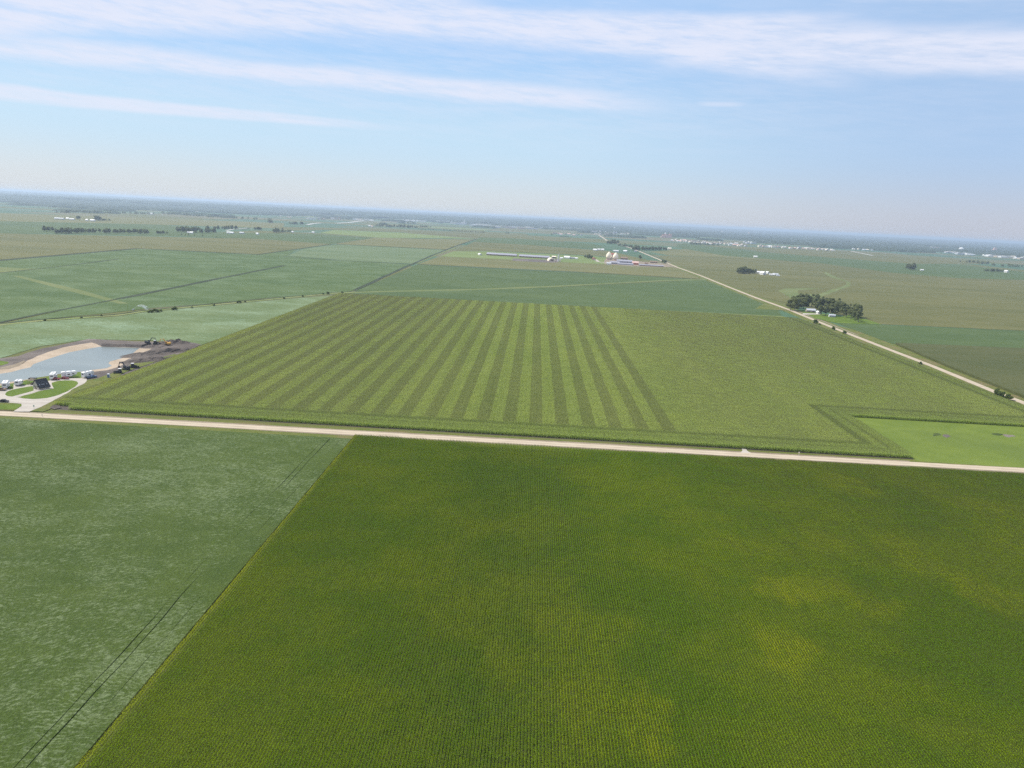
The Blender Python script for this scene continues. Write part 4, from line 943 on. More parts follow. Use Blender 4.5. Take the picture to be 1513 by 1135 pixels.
# roadside shrubs
for (px, py, h_, lb) in [(1205, 478.3, 5.5, 'round dark shrub on the near verge of the east road, opposite the farm lawn'), (1211, 480.5, 2.2, 'low shrub just right of the round dark shrub on the east road verge'), (1230, 487.5, 4.2, 'small upright shrub on the east road verge, second from the farm'), (1248, 493.3, 3.6, 'small upright shrub on the east road verge, third from the farm'), (1359, 538.6, 2.6, 'tiny lone shrub halfway down the east road verge'),
                          (1474, 584, 4.6, 'larger green shrub covering the east road near the right edge'), (1480, 586.4, 3.8, 'shrub touching the larger roadside shrub on its right'), (1490, 590.3, 4.2, 'last roadside shrub before the right edge')]:
    tree(px, py, h_, lb, None, cat='shrub', name='roadside_shrub', src=SHRUBS, wide=1.1)
for (px, py, h_, wd) in [(221, 462, 2.4, 1.6), (230, 461.3, 3.4, 1.9), (238, 460.6, 2.2, 1.2), (257, 458, 3.4, 1.5), (284, 455.5, 1.8, 1.3), (353, 447.8, 3.0, 1.5), (362, 446.6, 1.8, 1.2), (485, 434.5, 3.2, 1.3), (478, 435, 2.0, 1.2), (506, 433.8, 3, 1.2), (66, 474, 1.6, 1.5), (120, 470, 1.5, 1.6), (150, 467, 1.6, 1.2), (316, 452, 1.8, 1.4), (420, 441.5, 2.0, 1.4), (448, 438.6, 2.2, 1.3)]:
    tree(px, py, h_, 'green bush on the bank of the winding ditch left of the striped corn', 'bushes along the winding ditch', cat='shrub', name='ditch_bush', src=SHRUBS, wide=wd)

# shelter belts, farm groves
LB = 'grey-green tree in the long belt at the left, nearer of the two belts'
belt(63, 342, 71, 342, 4, 12, 16, 'tree in the small clump at the left end of the long belt', 'trees left of the long belt', depth=40)
belt(74, 345.6, 104, 345.2, 18, 11, 17, 'tree in the dense left part of the long belt by the teal field', 'trees of the long belt, dense left part', depth=70)
belt(106, 344, 137, 344, 14, 10, 14, 'tree in the middle part of the long belt by the teal field', 'trees of the long belt, middle part', depth=30)
belt(139, 344.5, 180, 345, 18, 11, 15, 'tree in the right part of the long belt by the teal field', 'trees of the long belt, right part', depth=40)
belt(186, 344.5, 214, 346.2, 13, 11, 16, 'tree at the right end of the long belt, past its gap', 'trees of the long belt, right end', depth=40)
belt(229, 346, 243, 346, 7, 9, 12, 'low tree in the lone clump between the two left groves', 'trees of the lone low clump', depth=20)
belt(254, 342.5, 285, 344, 18, 15, 21, 'large tree in the left half of the farm grove behind the white shed', 'grove trees, left half', depth=120)
belt(288, 345, 314, 344, 14, 11, 17, 'tree in the dark front part of the farm grove', 'grove trees, dark front', depth=60)
belt(300, 340, 350, 339, 16, 13, 17, 'tree in the far right arm of the farm grove', 'grove trees, right arm', depth=60)
belt(374, 340, 384, 340.5, 5, 12, 15, 'tree in the small clump behind the long white barns', 'clump behind the white barns', depth=30)
belt(397, 345, 411, 343, 7, 14, 22, 'tall tree in the clump right of the white barns', 'tall clump right of the white barns', depth=60)
belt(412, 344.3, 431, 343, 8, 9, 12, 'low tree in the hedge running right from the tall clump', 'low hedge right of the white barns', depth=20)
for px, py in [(268, 348), (274, 348.3), (279, 348.4), (287, 349), (299, 350), (319, 351.2)]:
    tree(px, py, random.uniform(4, 7), 'tiny lone tree on the field edge in front of the farm grove', 'lone trees below the farm grove')
belt(76, 315, 98, 315, 8, 14, 20, 'distant tree in the clump above the small left farm', 'distant clump above the left farm', depth=100)
belt(99, 314.5, 180, 316, 34, 11, 18, 'distant tree in the thin belt above the small left farm', 'distant thin belt, left', depth=120)
belt(180, 316, 218, 317, 14, 12, 18, 'distant tree in the belt left of the far white sheds', 'distant belt left of the far sheds', depth=120)
belt(229, 316, 300, 321, 30, 12, 20, 'distant tree in the belt right of the far white sheds', 'distant belt right of the far sheds', depth=200)
belt(300, 321, 392, 326, 26, 10, 18, 'distant tree in the broken belt towards the highway', 'distant broken belt', depth=200)
belt(111, 324, 118, 324, 3, 14, 17, 'tree beside the small left farm sheds', 'trees beside the left farm sheds', depth=20)
belt(136, 326, 146, 326, 5, 14, 24, 'tall tree over the small left farm', 'tall trees over the left farm', depth=40)
belt(146, 326.3, 161, 326.5, 8, 8, 11, 'low tree in the hedge right of the small left farm', 'hedge right of the left farm', depth=20)
belt(393, 330, 399, 330, 3, 15, 20, 'distant tree in the pair of clumps left of the highway', 'clumps left of the highway', depth=50)
belt(426, 332, 447, 332, 10, 14, 18, 'distant tree in the clump just left of the highway', 'clump by the highway', depth=80)
belt(550, 335, 612, 338, 34, 14, 22, 'distant tree in the dark belt below the far warehouses', 'dark belt below the far warehouses', depth=250)
belt(618, 336, 634, 336.5, 8, 12, 16, 'distant tree in the short belt right of the dark belt', 'short belt right of the dark belt', depth=80)
belt(616, 339, 718, 344.5, 34, 7, 11, 'distant small tree in the thin row above the teal field', 'thin row above the teal field', depth=20)
for px, py in [(748, 345.6), (751, 346), (815, 348)]:
    tree(px, py, 14, 'lone distant tree on the open field above the teal field', 'lone trees above the teal field')
belt(827, 350.5, 841, 350.8, 8, 7, 9, 'distant bush row left of the highway into town', 'bush rows near town', depth=10)
belt(864, 351.5, 885, 352, 10, 7, 9, 'distant bush row left of the highway into town', 'bush rows near town', depth=10)
belt(898, 361, 916, 362, 13, 14, 22, 'tree in the grove on the left of the road towards town', 'grove left of the town road', depth=200)
belt(914, 364, 934, 367, 9, 10, 16, 'tree lining the town road before the bend', 'trees lining the town road', depth=60)
belt(935, 371, 944, 371, 6, 16, 24, 'tall tree on the right of the road behind the domed bins', 'tall trees right of the road', depth=50)
belt(948, 370, 985, 370.5, 22, 12, 18, 'tree in the straight grove right of the road, left of a white shed', 'straight grove right of the road', depth=60)
belt(864, 382, 876, 383, 6, 9, 14, 'tree beside the small red shed left of the domed bins', 'trees by the small red shed', depth=30)
belt(945, 383, 948, 384, 2, 12, 14, 'lone round tree above the red-roofed barn', 'lone trees above the red barn', depth=5)
belt(979, 388, 984, 390, 4, 8, 11, 'small tree at the bend where the farm track meets the road', 'trees at the farm track mouth', depth=20)
belt(1092, 404.5, 1104, 404.3, 9, 12, 18, 'tree in the left clump of the white-roofed farmstead', 'left clump of the white farmstead', depth=40)
belt(1105, 404.8, 1119, 405, 8, 9, 13, 'tree close to the white farmstead sheds', 'right clump of the white farmstead', depth=30)
belt(1347, 399.5, 1359, 399.3, 6, 18, 25, 'tall tree in the isolated grove on the far east fields', 'isolated grove on the east fields', depth=60)
belt(1449, 391, 1478, 392, 16, 10, 16, 'tree in the upper right woodlot below the town', 'upper right woodlot', depth=200)
belt(1477, 394, 1530, 397, 18, 9, 14, 'tree in the belt reaching the right edge below the town', 'belt reaching the right edge', depth=100)
belt(1461, 402, 1485, 402.6, 13, 9, 13, 'tree in the short hedge left of the small white shed at right', 'short hedge at far right', depth=30)
belt(1021, 362, 1065, 364, 18, 10, 16, 'tree standing in front of the pale houses at the town edge', 'trees fronting the town edge', depth=80)

# the 290 trees that show largest are things of their own; the farthest small ones are one mass
TREE_REQ.sort(key=lambda q: -q[0]/q[4].length)
for (h_, lb, gr, wd, p) in TREE_REQ[:290]: make_tree(0, 0, h_, lb, gr, wide=wd, world=p)
me, t, h0 = TREES[1]
base = np.array([v.co for v in me.vertices])[:4*420]; nb = len(base); Vs = []
for (h_, lb, gr, wd, p) in TREE_REQ[290:]:
    a = random.uniform(0, 6.28); s_ = h_/h0; c_, n_ = math.cos(a), math.sin(a)
    q = base*s_*np.array([wd*1.1, wd*1.1, 1.0]); Vs.append(np.stack([q[:, 0]*c_-q[:, 1]*n_+p.x, q[:, 0]*n_+q[:, 1]*c_+p.y, q[:, 2]+p.z], 1))
V_ = np.concatenate(Vs); far_me = np_mesh('distant_trees', V_, np.arange(len(V_)).reshape(-1, 4), M['leaf'], False)
o = bpy.data.objects.new('distant_trees', far_me); link(o); tag(o, 'thin far belts of small trees across the distant fields', 'trees', None, 'stuff')

# ------------------------------------------------------------------ farms
def ogive(px, py, r, h_, label):
    t = empty('domed_bin', G(px, py, .3), 0, label=label, cat='storage bin', group='cream domed bins')
    b = MB(); b.lathe((0, 0, 0), [(r*0.92, 0), (r*0.97, h_*0.16)], 28); b.build('base_ring', M['pinkroof'], t)
    b = MB(); b.lathe((0, 0, 0), [(r, h_*0.16), (r*1.03, h_*0.38), (r*0.96, h_*0.55), (r*0.74, h_*0.73), (r*0.42, h_*0.88), (r*0.12, h_*0.985), (0.02, h_)], 28); b.build('dome', M['tankcream'], t, smooth=True)
    b = MB(); b.lathe((0, 0, h_*0.97), [(0.7, 0), (0.7, 1.2), (0.1, 1.8)], 10); b.build('vent', M['steel'], t)
    b = MB(); b.bar((-r*0.5, -r*0.95, 0), (-r*0.5, -r*0.95, h_*0.5), 0.4); b.build('ladder', M['steel'], t)
ogive(899.3, 383.8, 8.6, 24, 'left one of the two cream domed bins at the feed farm')
ogive(909.3, 384.6, 8.6, 23, 'right one of the two cream domed bins at the feed farm')
fp('farm_yard', [(893, 384), (905, 383.5), (940, 386), (985, 390), (996, 394.5), (975, 395), (935, 393.5), (893, 390.5)], 'shoulder', 0.31)
fp('farm_yard', [(758, 382), (808, 384), (826, 382), (824, 388), (805, 388), (757, 385.5)], 'soil', 0.31)
hedge('farm_road', [(880, 383.5), (884, 387), (897, 389)], 9, 'concrete', 0.33)
hedge('farm_road', [(826, 388.3), (850, 389.2), (897, 390.5)], 3.5, 'waterway', 0.33)
hedge('farm_road', [(976, 389.5), (990, 394), (1000, 396)], 8, 'shoulder', 0.33)
BD = [('machine_shed', 'small red shed at the left end of the feed farm drive', 'shed', 877.5, 384.3, 9, 9, 5, 8, 0, 'red', 'red'),
      ('elevator_leg_house', 'pink-red building between and behind the two domed bins', 'building', 904.5, 382.5, 8, 6, 14, 17, 90, 'pinkroof', 'red'),
      ('feed_barn', 'dark brown barn right behind the domed bins', 'barn', 922, 383.8, 22, 12, 5, 8, 80, 'brown', 'brown'),
      ('feed_barn', 'grey-roofed barn nearest the domed bins, at the front left', 'barn', 908, 390.0, 26, 16, 4, 7, 84, 'lilac', 'lilac'),
      ('feed_barn', 'pale grey barn at the left front corner of the feed farm', 'barn', 899.5, 391.0, 12, 9, 3.5, 6, 84, 'white', 'steel'),
      ('feed_barn', 'long lilac-grey barn in the middle of the feed farm', 'barn', 922.5, 388.3, 44, 18, 4.5, 8.5, 86, 'lilac', 'lilac'),
      ('feed_barn', 'low lilac-grey barn in front of the long middle barn', 'barn', 924, 391.4, 42, 12, 3, 5, 86, 'grey', 'lilac'),
      ('red_barn', 'red-roofed barn at the right of the feed farm', 'barn', 938.5, 391.0, 17, 12, 5, 9, 88, 'red', 'pinkroof'),
      ('feed_barn', 'very long low barn running right from the red-roofed barn', 'barn', 962, 393.6, 66, 9, 2.6, 4.5, 87, 'brown', 'lilac'),
      ('open_shed', 'small brown shed behind the very long low barn', 'shed', 955, 391, 9, 8, 3, 6, 87, 'brown', 'brown'),
      ('open_shed', 'brown open shed above the right end of the feed farm', 'shed', 965.5, 388.6, 22, 8, 3, 5, 87, 'brown', 'brown'),
      ('hog_barn', 'left of the two very long lilac barns', 'barn', 741.5, 378.0, 88, 24, 3.5, 7.5, 87, 'brown', 'lilac'),
      ('hog_barn', 'right of the two very long lilac barns', 'barn', 789.5, 381.0, 88, 24, 3.5, 7.5, 87, 'brown', 'lilac'),
      ('field_shed', 'small white shed alone left of the very long barns', 'shed', 709, 377, 20, 7, 3, 5, 20, 'white', 'white'),
      ('farm_shed', 'dark-walled shed behind the white hoop barn', 'shed', 818.5, 381.5, 12, 8, 4, 6.5, 85, 'roof_dark', 'cream'),
      ('farm_shed', 'small white shed right of the thin tower', 'shed', 829.5, 383, 7, 6, 3.5, 5.5, 85, 'white', 'white'),
      ('farm_house', 'white-roofed house right of the thin tower', 'house', 838, 382.2, 17, 12, 4, 7.5, 70, 'white', 'white'),
      ('farm_shed', 'long low grey shed right of the white-roofed house', 'shed', 848, 382.6, 20, 8, 3, 4.5, 87, 'grey', 'lilac'),
      ('farm_shed', 'small white shed at the right end of the grey row', 'shed', 851.5, 383, 8, 6, 3, 5, 87, 'white', 'white'),
      ('farm_house', 'white building at the left end of the row above the bins', 'house', 879.5, 370.5, 16, 11, 4, 7, 60, 'white', 'white'),
      ('farm_shed', 'white building second from left in the row above the bins', 'shed', 885, 370.0, 12, 8, 4, 6.5, 80, 'white', 'white'),
      ('farm_shed', 'white building third from left in the row above the bins', 'shed', 890.5, 370.3, 11, 8, 4, 7, 75, 'white', 'white'),
      ('farm_shed', 'long white building directly above the domed bins', 'shed', 910, 372.0, 20, 9, 4, 6, 86, 'white', 'white'),
      ('farm_shed', 'white building right of the long one above the bins', 'shed', 924, 372.4, 14, 10, 4, 7, 60, 'white', 'white'),
      ('farm_shed', 'small grey building under the tall trees by the road', 'shed', 939, 372.3, 9, 7, 3, 5, 60, 'grey', 'lilac'),
      ('field_shed', 'cream shed at the right end of the straight grove', 'shed', 989, 368.6, 16, 10, 5, 8, 86, 'cream', 'cream'),
      ('farm_house', 'brightest white farmhouse in the middle of the east farmstead', 'house', 1127, 406.0, 12, 11, 5, 8.5, 30, 'white', 'white'),
      ('farm_shed', 'white shed nearest the trees of the east farmstead', 'shed', 1120, 404.0, 9, 7, 4, 6, 60, 'white', 'white'),
      ('farm_shed', 'white shed just right of the tree-side shed of the east farmstead', 'shed', 1123.7, 404.5, 8, 6, 4, 6, 40, 'white', 'steel'),
      ('farm_shed', 'white shed behind and right of the brightest east farmhouse', 'shed', 1134, 404.6, 9, 6, 4, 6, 20, 'white', 'white'),
      ('farm_shed', 'low white shed right of the brightest east farmhouse', 'shed', 1140.5, 407.0, 13, 6, 2.5, 4, 86, 'white', 'white'),
      ('farm_shed', 'tiny pale blue shed at the front right of the east farmstead', 'shed', 1149.5, 408, 8, 4, 2, 3, 86, 'steel', 'steel'),
      ('farm_shed', 'small building alone on the far teal field east of the road', 'shed', 1116.0, 380.6, 14, 9, 4, 7, 86, 'cream', 'white'),
      ('farm_shed', 'grey long-roofed shed at the left end of the small left farm', 'shed', 88, 324.2, 42, 14, 4, 7, 86, 'grey', 'steel'),
      ('farm_shed', 'white shed second from left in the small left farm', 'shed', 100, 324.0, 12, 9, 4, 7, 86, 'white', 'white'),
      ('farm_shed', 'white long shed third from left in the small left farm', 'shed', 106.5, 325.0, 22, 9, 4, 6, 86, 'white', 'white'),
      ('farm_shed', 'small white shed right of the left farm trees', 'shed', 128.5, 326.5, 9, 8, 5, 8, 86, 'white', 'white'),
      ('farm_shed', 'bright white shed under the tall trees of the left farm', 'shed', 137, 327.0, 19, 10, 5, 8, 86, 'white', 'white'),
      ('far_shed', 'left of the two far white sheds between the distant belts', 'shed', 220, 316.5, 22, 12, 6, 9, 86, 'white', 'white'),
      ('far_shed', 'right of the two far white sheds between the distant belts', 'shed', 225, 316.8, 22, 12, 6, 9, 86, 'white', 'white'),
      ('farm_shed', 'white shed in front of the farm grove', 'shed', 283, 345.0, 12, 8, 3.5, 6, 86, 'white', 'white'),
      ('farm_shed', 'small grey shed left of the white shed before the grove', 'shed', 278, 344.6, 6, 6, 3, 5, 86, 'grey', 'steel'),
      ('long_barn', 'long bright white barn right of the farm grove', 'barn', 340.3, 345.2, 25, 10, 4, 6.5, 86, 'white', 'white'),
      ('long_barn', 'grey-roofed barn right of the long bright white barn', 'barn', 357.5, 345.5, 16, 9, 4, 6.5, 86, 'grey', 'steel'),
      ('farm_shed', 'small white shed, rightmost of the barns right of the grove', 'shed', 380.3, 346.8, 8, 8, 4, 7, 86, 'white', 'white'),
      ('farm_shed', 'small white shed at the end of the hedge right of the barns', 'shed', 432.5, 343.8, 8, 7, 3.5, 6, 86, 'white', 'white'),
      ('farm_shed', 'small white shed on the short track before the lime field', 'shed', 462.8, 344.4, 11, 8, 3.5, 6, 86, 'white', 'white'),
      ('farm_house', 'pale house at the left end of the dark distant belt', 'house', 546, 334.8, 16, 12, 6, 9, 86, 'white', 'white'),
      ('farm_house', 'small pale house second at the end of the dark distant belt', 'house', 550, 335.6, 14, 11, 5, 8, 60, 'white', 'pinkroof'),
      ('field_shed', 'tiny white shed beside the isolated eastern grove', 'shed', 1362, 400, 10, 6, 3, 5, 86, 'white', 'white'),
      ('field_shed', 'white shed at the right end of the short hedge near the right edge', 'shed', 1486.5, 402.8, 12, 10, 6, 9, 30, 'white', 'white')]
for a in BD: building(*a, doors=1)
# hoop barns
def hoop(px, py, L, Wd, hh, rz, mat, label):
    t = empty('hoop_barn', G(px, py, .3), R(rz), label=label, cat='barn')
    prof = [(Wd/2*math.cos(a), hh*math.sin(a)) for a in np.linspace(0, math.pi, 13)]
    b = MB(); b.prism(prof, -L/2, L/2); b.build('cover', M[mat], t)
    for s_ in (-1, 1):
        b = MB(); b.box((0, s_*(L/2+0.1), hh*0.3), (Wd*0.45, 0.2, hh*0.6)); b.build('door', M['brown'], t)
hoop(814.5, 385.6, 20, 19, 8.5, 12, 'tankcream', 'cream hoop barn with arched end at the right of the very long barns')
hoop(1145.5, 406.6, 14, 9, 5, 80, 'steel', 'grey hoop barn at the right end of the east farmstead')
t = empty('feed_tower', G(824.5, 386.6, .3), 0, label='thin white tower rising right of the cream hoop barn', cat='tower')
b = MB(); b.lathe((0, 0, 0), [(1.6, 0), (1.6, 17), (0.3, 20)], 14); b.build('tower_shaft', M['white'], t)
b = MB(); b.bar((1.9, 0, 0), (1.9, 0, 23), 0.5); b.build('conveyor_leg', M['steel'], t)
b = MB(); b.lathe((5, 1, 0), [(2.4, 0), (2.4, 7), (0.2, 9)], 14); b.build('bin', M['cream'], t)

# ------------------------------------------------------------------ the town: each building its own object, far away
tb_pts = []
RNGP = random.Random(21)
def simple_building(name, L, Wd, h_, flat, wall, roof, p, rz, label, cat, group):
    b = MB()
    if flat:
        b.box((0, 0, h_/2), (L, Wd, h_), mi=0); b.box((0, 0, h_+0.4), (L+0.8, Wd+0.8, 0.8), mi=1)
        for k in range(3): b.box((L*(-0.3+0.3*k), 0, h_+1.4), (3, 3, 1.3), mi=0)
    else:
        b.prism([(-Wd/2, 0), (Wd/2, 0), (Wd/2, h_*0.6), (0, h_), (-Wd/2, h_*0.6)], -L/2, L/2, mi=0, axis='y')
        e = 0.6
        for s_ in (-1, 1): b.add([(0, -L/2-e, h_+.3), (0, L/2+e, h_+.3), (s_*(Wd/2+e), L/2+e, h_*0.6), (s_*(Wd/2+e), -L/2-e, h_*0.6), (0, -L/2-e, h_+.05), (0, L/2+e, h_+.05), (s_*(Wd/2+e), L/2+e, h_*0.6-.25), (s_*(Wd/2+e), -L/2-e, h_*0.6-.25)], [(0, 1, 2, 3), (4, 7, 6, 5), (0, 3, 7, 4), (1, 5, 6, 2), (3, 2, 6, 7)], 1)
        b.box((Wd*0.2, L*0.2, h_*0.95), (1, 1, h_*0.35), mi=0)
    o = b.build(name, [M[wall], M[roof]], loc=p); o.rotation_euler = (0, 0, rz); tag(o, label, cat, group); tb_pts.append((p[0], p[1], max(L, Wd))); return o
def cluster(x0, y0, x1, y1, n, size, hgt, label, group, flat=0.6, roofs=('white', 'white', 'steel', 'cream'), walls=('white', 'cream', 'grey', 'tanwall'), jy=1.0, name='town_building'):
    for i in range(n):
        f = (i+RNGP.uniform(0.1, 0.9))/n
        p = G(x0+(x1-x0)*f, y0+(y1-y0)*f+RNGP.uniform(-jy, jy), 0.3)
        s_ = RNGP.uniform(*size); fl = RNGP.random() < flat
        simple_building(name, s_*(1 if fl else .8), s_*RNGP.uniform(0.4, 0.8) if fl else s_*0.6, RNGP.uniform(*hgt), fl, RNGP.choice(walls), RNGP.choice(roofs), p, R(RNGP.choice((0, 90, 4, -3)))+(0 if fl else math.pi/2*0), label, 'building', group)
WR = ('white', 'white', 'white', 'steel')
cluster(455, 324, 480, 325, 4, (30, 60), (8, 14), 'pale far building left of the highway bend', 'pale buildings left of the highway bend', jy=.4)
cluster(490, 324.5, 502, 325, 3, (20, 30), (14, 24), 'tall pale far building near the highway bend', 'tall pale buildings by the highway', jy=.4)
cluster(524, 325, 552, 326, 7, (40, 80), (8, 14), 'flat pale far building at the end of the highway', 'pale buildings at the highway end', jy=.5)
cluster(597, 327, 624, 328, 3, (110, 180), (12, 18), 'long white warehouse, leftmost group on the horizon', 'leftmost long white warehouses', 1.0, WR, ('white',), .2)
cluster(640, 328, 668, 329, 3, (70, 120), (11, 16), 'long white warehouse left of the white stack', 'long white warehouses left of the stack', 1.0, WR, ('white',), .2)
cluster(668, 331, 685, 332, 4, (40, 70), (10, 16), 'pale factory building at the foot of the white stack', 'factory at the stack', 1.0, WR, ('white', 'grey'), .5)
cluster(698, 333, 722, 335, 6, (60, 100), (10, 18), 'big pale roof in the works right of the white stack', 'pale works right of the stack', 1.0, WR, ('cream', 'white'), .9)
cluster(728, 336, 790, 338, 12, (50, 100), (8, 14), 'pale industrial building on the left edge of the town', 'industrial buildings left of town', 1.0, WR, jy=.9)
cluster(792, 337, 822, 338, 8, (35, 80), (10, 16), 'white industrial building left of the town centre', 'white industrial buildings', 1.0, WR, jy=.9)
cluster(824, 338, 880, 340.5, 16, (40, 90), (8, 15), 'white building in the long bright row left of the town road', 'bright row left of the town road', 0.9, WR, jy=.8)
cluster(818, 346, 860, 348, 9, (18, 30), (7, 10), 'reddish-roofed house at the near left edge of town', 'reddish houses at the left edge of town', 0.1, ('pinkroof', 'brick', 'cream'), jy=.8)
cluster(876, 341, 935, 344, 22, (20, 45), (8, 16), 'pale building in the dense part of town where the road enters', 'dense part of town', 0.6, jy=3)
cluster(880, 346, 925, 349, 14, (20, 40), (7, 12), 'pale building lining the road at the town edge', 'buildings at the mouth of the town road', 0.5, WR, jy=1.6)
cluster(925, 341, 975, 345, 12, (20, 40), (8, 16), 'pale building among trees left of the red complex', 'buildings left of the red complex', 0.6, jy=2.5)
cluster(992, 355, 1022, 358, 14, (18, 34), (7, 11), 'tan house in the row right of the red complex', 'tan houses right of the red complex', 0.2, ('cream', 'pinkroof', 'tanwall', 'white'), jy=1.6)
cluster(1022, 358, 1102, 363.5, 34, (18, 32), (7, 11), 'house in the long pale subdivision at the near town edge', 'houses of the long subdivision', 0.15, ('cream', 'pinkroof', 'tanwall', 'white', 'steel'), jy=1.6)
cluster(1081, 352, 1094, 352.5, 1, (110, 120), (10, 11), 'long white roof among the trees above the subdivision', None, 1.0, WR, jy=.1)
cluster(1100, 359, 1114, 360, 5, (25, 45), (8, 12), 'pale building at the left start of the eastern house row', 'start of the eastern row', 0.6, WR, jy=.8)
cluster(1121, 364.5, 1160, 366.5, 14, (20, 42), (7, 11), 'white-roofed building in the bright eastern row', 'bright eastern row', 0.5, ('white', 'white', 'pinkroof'), jy=.9)
cluster(1121, 347.5, 1128, 347.8, 1, (100, 110), (12, 13), 'far white roof, leftmost of three high in the eastern town', None, 1.0, WR, jy=.1)
cluster(1133, 348.2, 1150, 349, 2, (120, 130), (12, 13), 'far long white roof, middle of three high in the eastern town', 'middle far white roofs', 1.0, WR, jy=.1)
cluster(1162, 350.5, 1176, 351, 1, (130, 140), (12, 14), 'far long white roof, rightmost of three high in the eastern town', None, 1.0, WR, jy=.1)
cluster(1167, 367, 1232, 370, 20, (16, 34), (6, 10), 'house in the pale row along the eastern field edge', 'houses along the eastern field edge', 0.2, ('cream', 'pinkroof', 'white', 'tanwall'), jy=1.0)
cluster(1100, 353, 1300, 364, 26, (18, 40), (7, 14), 'scattered pale building among the eastern town trees', 'scattered buildings in the eastern town', 0.6, jy=3)
cluster(1258, 368.5, 1290, 370, 7, (18, 28), (7, 10), 'pale house above the end of the eastern highway', 'houses above the eastern highway', 0.3, jy=.8)
cluster(1262, 362, 1269, 362.3, 1, (60, 62), (9, 10), 'long white roof above the eastern highway', None, 1.0, WR, jy=.1)
cluster(1317, 364.5, 1325, 365, 1, (55, 60), (9, 10), 'pale roof left of the first pair in the far right town', None, 1.0, WR, jy=.1)
cluster(1336, 365.5, 1341, 366, 1, (40, 44), (9, 10), 'small white roof in the far right town, second from left', None, 1.0, WR, jy=.1)
cluster(1354, 366, 1362, 366.5, 2, (30, 44), (12, 18), 'white building of the pair left of the pink-roofed block', 'pair left of the pink block', 1.0, WR, jy=1)
cluster(1378, 367, 1388, 368.5, 3, (35, 55), (10, 20), 'pink and white block left of the white dome', 'pink and white block', 1.0, ('white', 'pinkroof'), jy=.8)
cluster(1393, 366.5, 1400, 367, 2, (30, 40), (9, 14), 'pinkish building just left of the white dome', 'pinkish buildings by the dome', 1.0, ('pinkroof',), jy=.4)
cluster(1398, 373.5, 1437, 377, 10, (35, 70), (7, 12), 'pale building in the row below the white dome', 'row below the white dome', 0.9, WR, jy=.8)
cluster(1457, 378.5, 1490, 381, 9, (40, 75), (8, 13), 'bright white building in the row below the pink tower', 'bright row below the pink tower', 0.9, WR, jy=1.0)
cluster(1473, 371.5, 1481, 372, 1, (50, 55), (8, 9), 'white low wing right of the pink tower', None, 1.0, WR, jy=.1)
cluster(1490, 380, 1530, 384, 10, (30, 60), (8, 13), 'pale building at the far right edge of town', 'buildings at the far right edge', 0.8, jy=1.5)
cluster(1504, 374, 1510, 374.3, 1, (45, 50), (12, 14), 'bright white building above the right edge row', None, 1.0, WR, jy=.1)
cluster(1300, 366, 1500, 374, 24, (16, 30), (6, 11), 'small house among trees of the far right town', 'small houses of the far right town', 0.3, ('cream', 'pinkroof', 'white', 'steel'), jy=2.5)
cluster(40, 301, 60, 302.5, 3, (25, 50), (8, 10), 'pale speck of a far building at the wood edge at upper left', 'pale buildings at the upper left wood edge', 0.8, WR, jy=.3)
cluster(128, 297.5, 129, 298, 1, (26, 30), (18, 20), 'single white speck of a house in the far left woods', None, 0.0, WR, jy=.1)
cluster(240, 311, 300, 313.5, 3, (50, 110), (7, 9), 'pale far roof along the distant left fields', 'pale roofs along the distant left fields', 1.0, ('cream',), jy=.6)
cluster(380, 316, 430, 321, 5, (25, 50), (8, 12), 'pale far building among distant left trees', 'pale buildings among distant left trees', 0.8, WR, jy=1)

def landmark(name, label, cat, px, py): t = empty(name, G(px, py, .3), 0, label=label, cat=cat); tb_pts.append((t.location.x, t.location.y, 60)); return t
t = landmark('smoke_stack', 'slender white stack rising above the far factory', 'chimney', 686, 332)
b = MB(); b.lathe((0, 0, 0), [(5, 0), (4, 50), (4, 52)], 16); b.build('shaft', M['white'], t); b = MB(); b.box((-16, 0, 13), (22, 20, 26)); b.box((14, 4, 9), (18, 16, 18)); b.build('base_block', M['steel'], t)
t = landmark('water_tower', 'white water tower standing above the dense part of town', 'water tower', 908, 340.5)
b = MB(); b.lathe((0, 0, 0), [(5, 0), (2.4, 5), (2.4, 24), (5, 27)], 16); b.build('pedestal', M['white'], t); b = MB(); b.lathe((0, 0, 26), [(4, 0), (9, 4), (10.5, 8), (9, 12), (4, 15.5), (.1, 16.5)], 20); b.build('tank', M['white'], t, smooth=True)
t = landmark('white_dome', 'big bright white dome in the far right town', 'dome', 1420, 369.5)
b = MB(); b.lathe((0, 0, 0), [(26, 0), (26, 6)], 28); b.build('ring_wall', M['cream'], t); b = MB(); b.lathe((0, 0, 6), [(26, 0), (24.5, 7), (20, 14), (13, 19), (6, 21.7), (.1, 22.5)], 28); b.build('dome_roof', M['white'], t, smooth=True)
t = landmark('pink_tower', 'pink block tower right of the white dome', 'building', 1469.5, 371.5)
b = MB(); b.box((0, 0, 19), (30, 20, 38)); b.box((-22, 4, 9), (16, 16, 18)); b.build('tower_block', M['pinkroof'], t); b = MB(); b.box((2, 0, 40), (12, 10, 5)); b.build('penthouse', M['brick'], t)
t = landmark('grain_works', 'red and white works with a white dome top among the trees', 'factory', 985, 351.5)
b = MB(); b.box((0, 0, 13), (70, 30, 26)); b.box((-30, -6, 8), (40, 26, 16)); b.box((30, 0, 17), (22, 24, 34)); b.build('mill_block', M['pinkroof'], t); b = MB(); b.box((-4, 0, 27), (72, 32, 2)); b.build('roof', M['red'], t)
b = MB(); b.lathe((-14, 0, 27), [(7, 0), (7, 8), (4, 13), (.1, 15)], 16); b.build('dome_roof', M['white'], t, smooth=True)
t = landmark('twin_stack', 'pair of tall pale elevators far off above the eastern woods', 'elevator', 1067, 344.5)
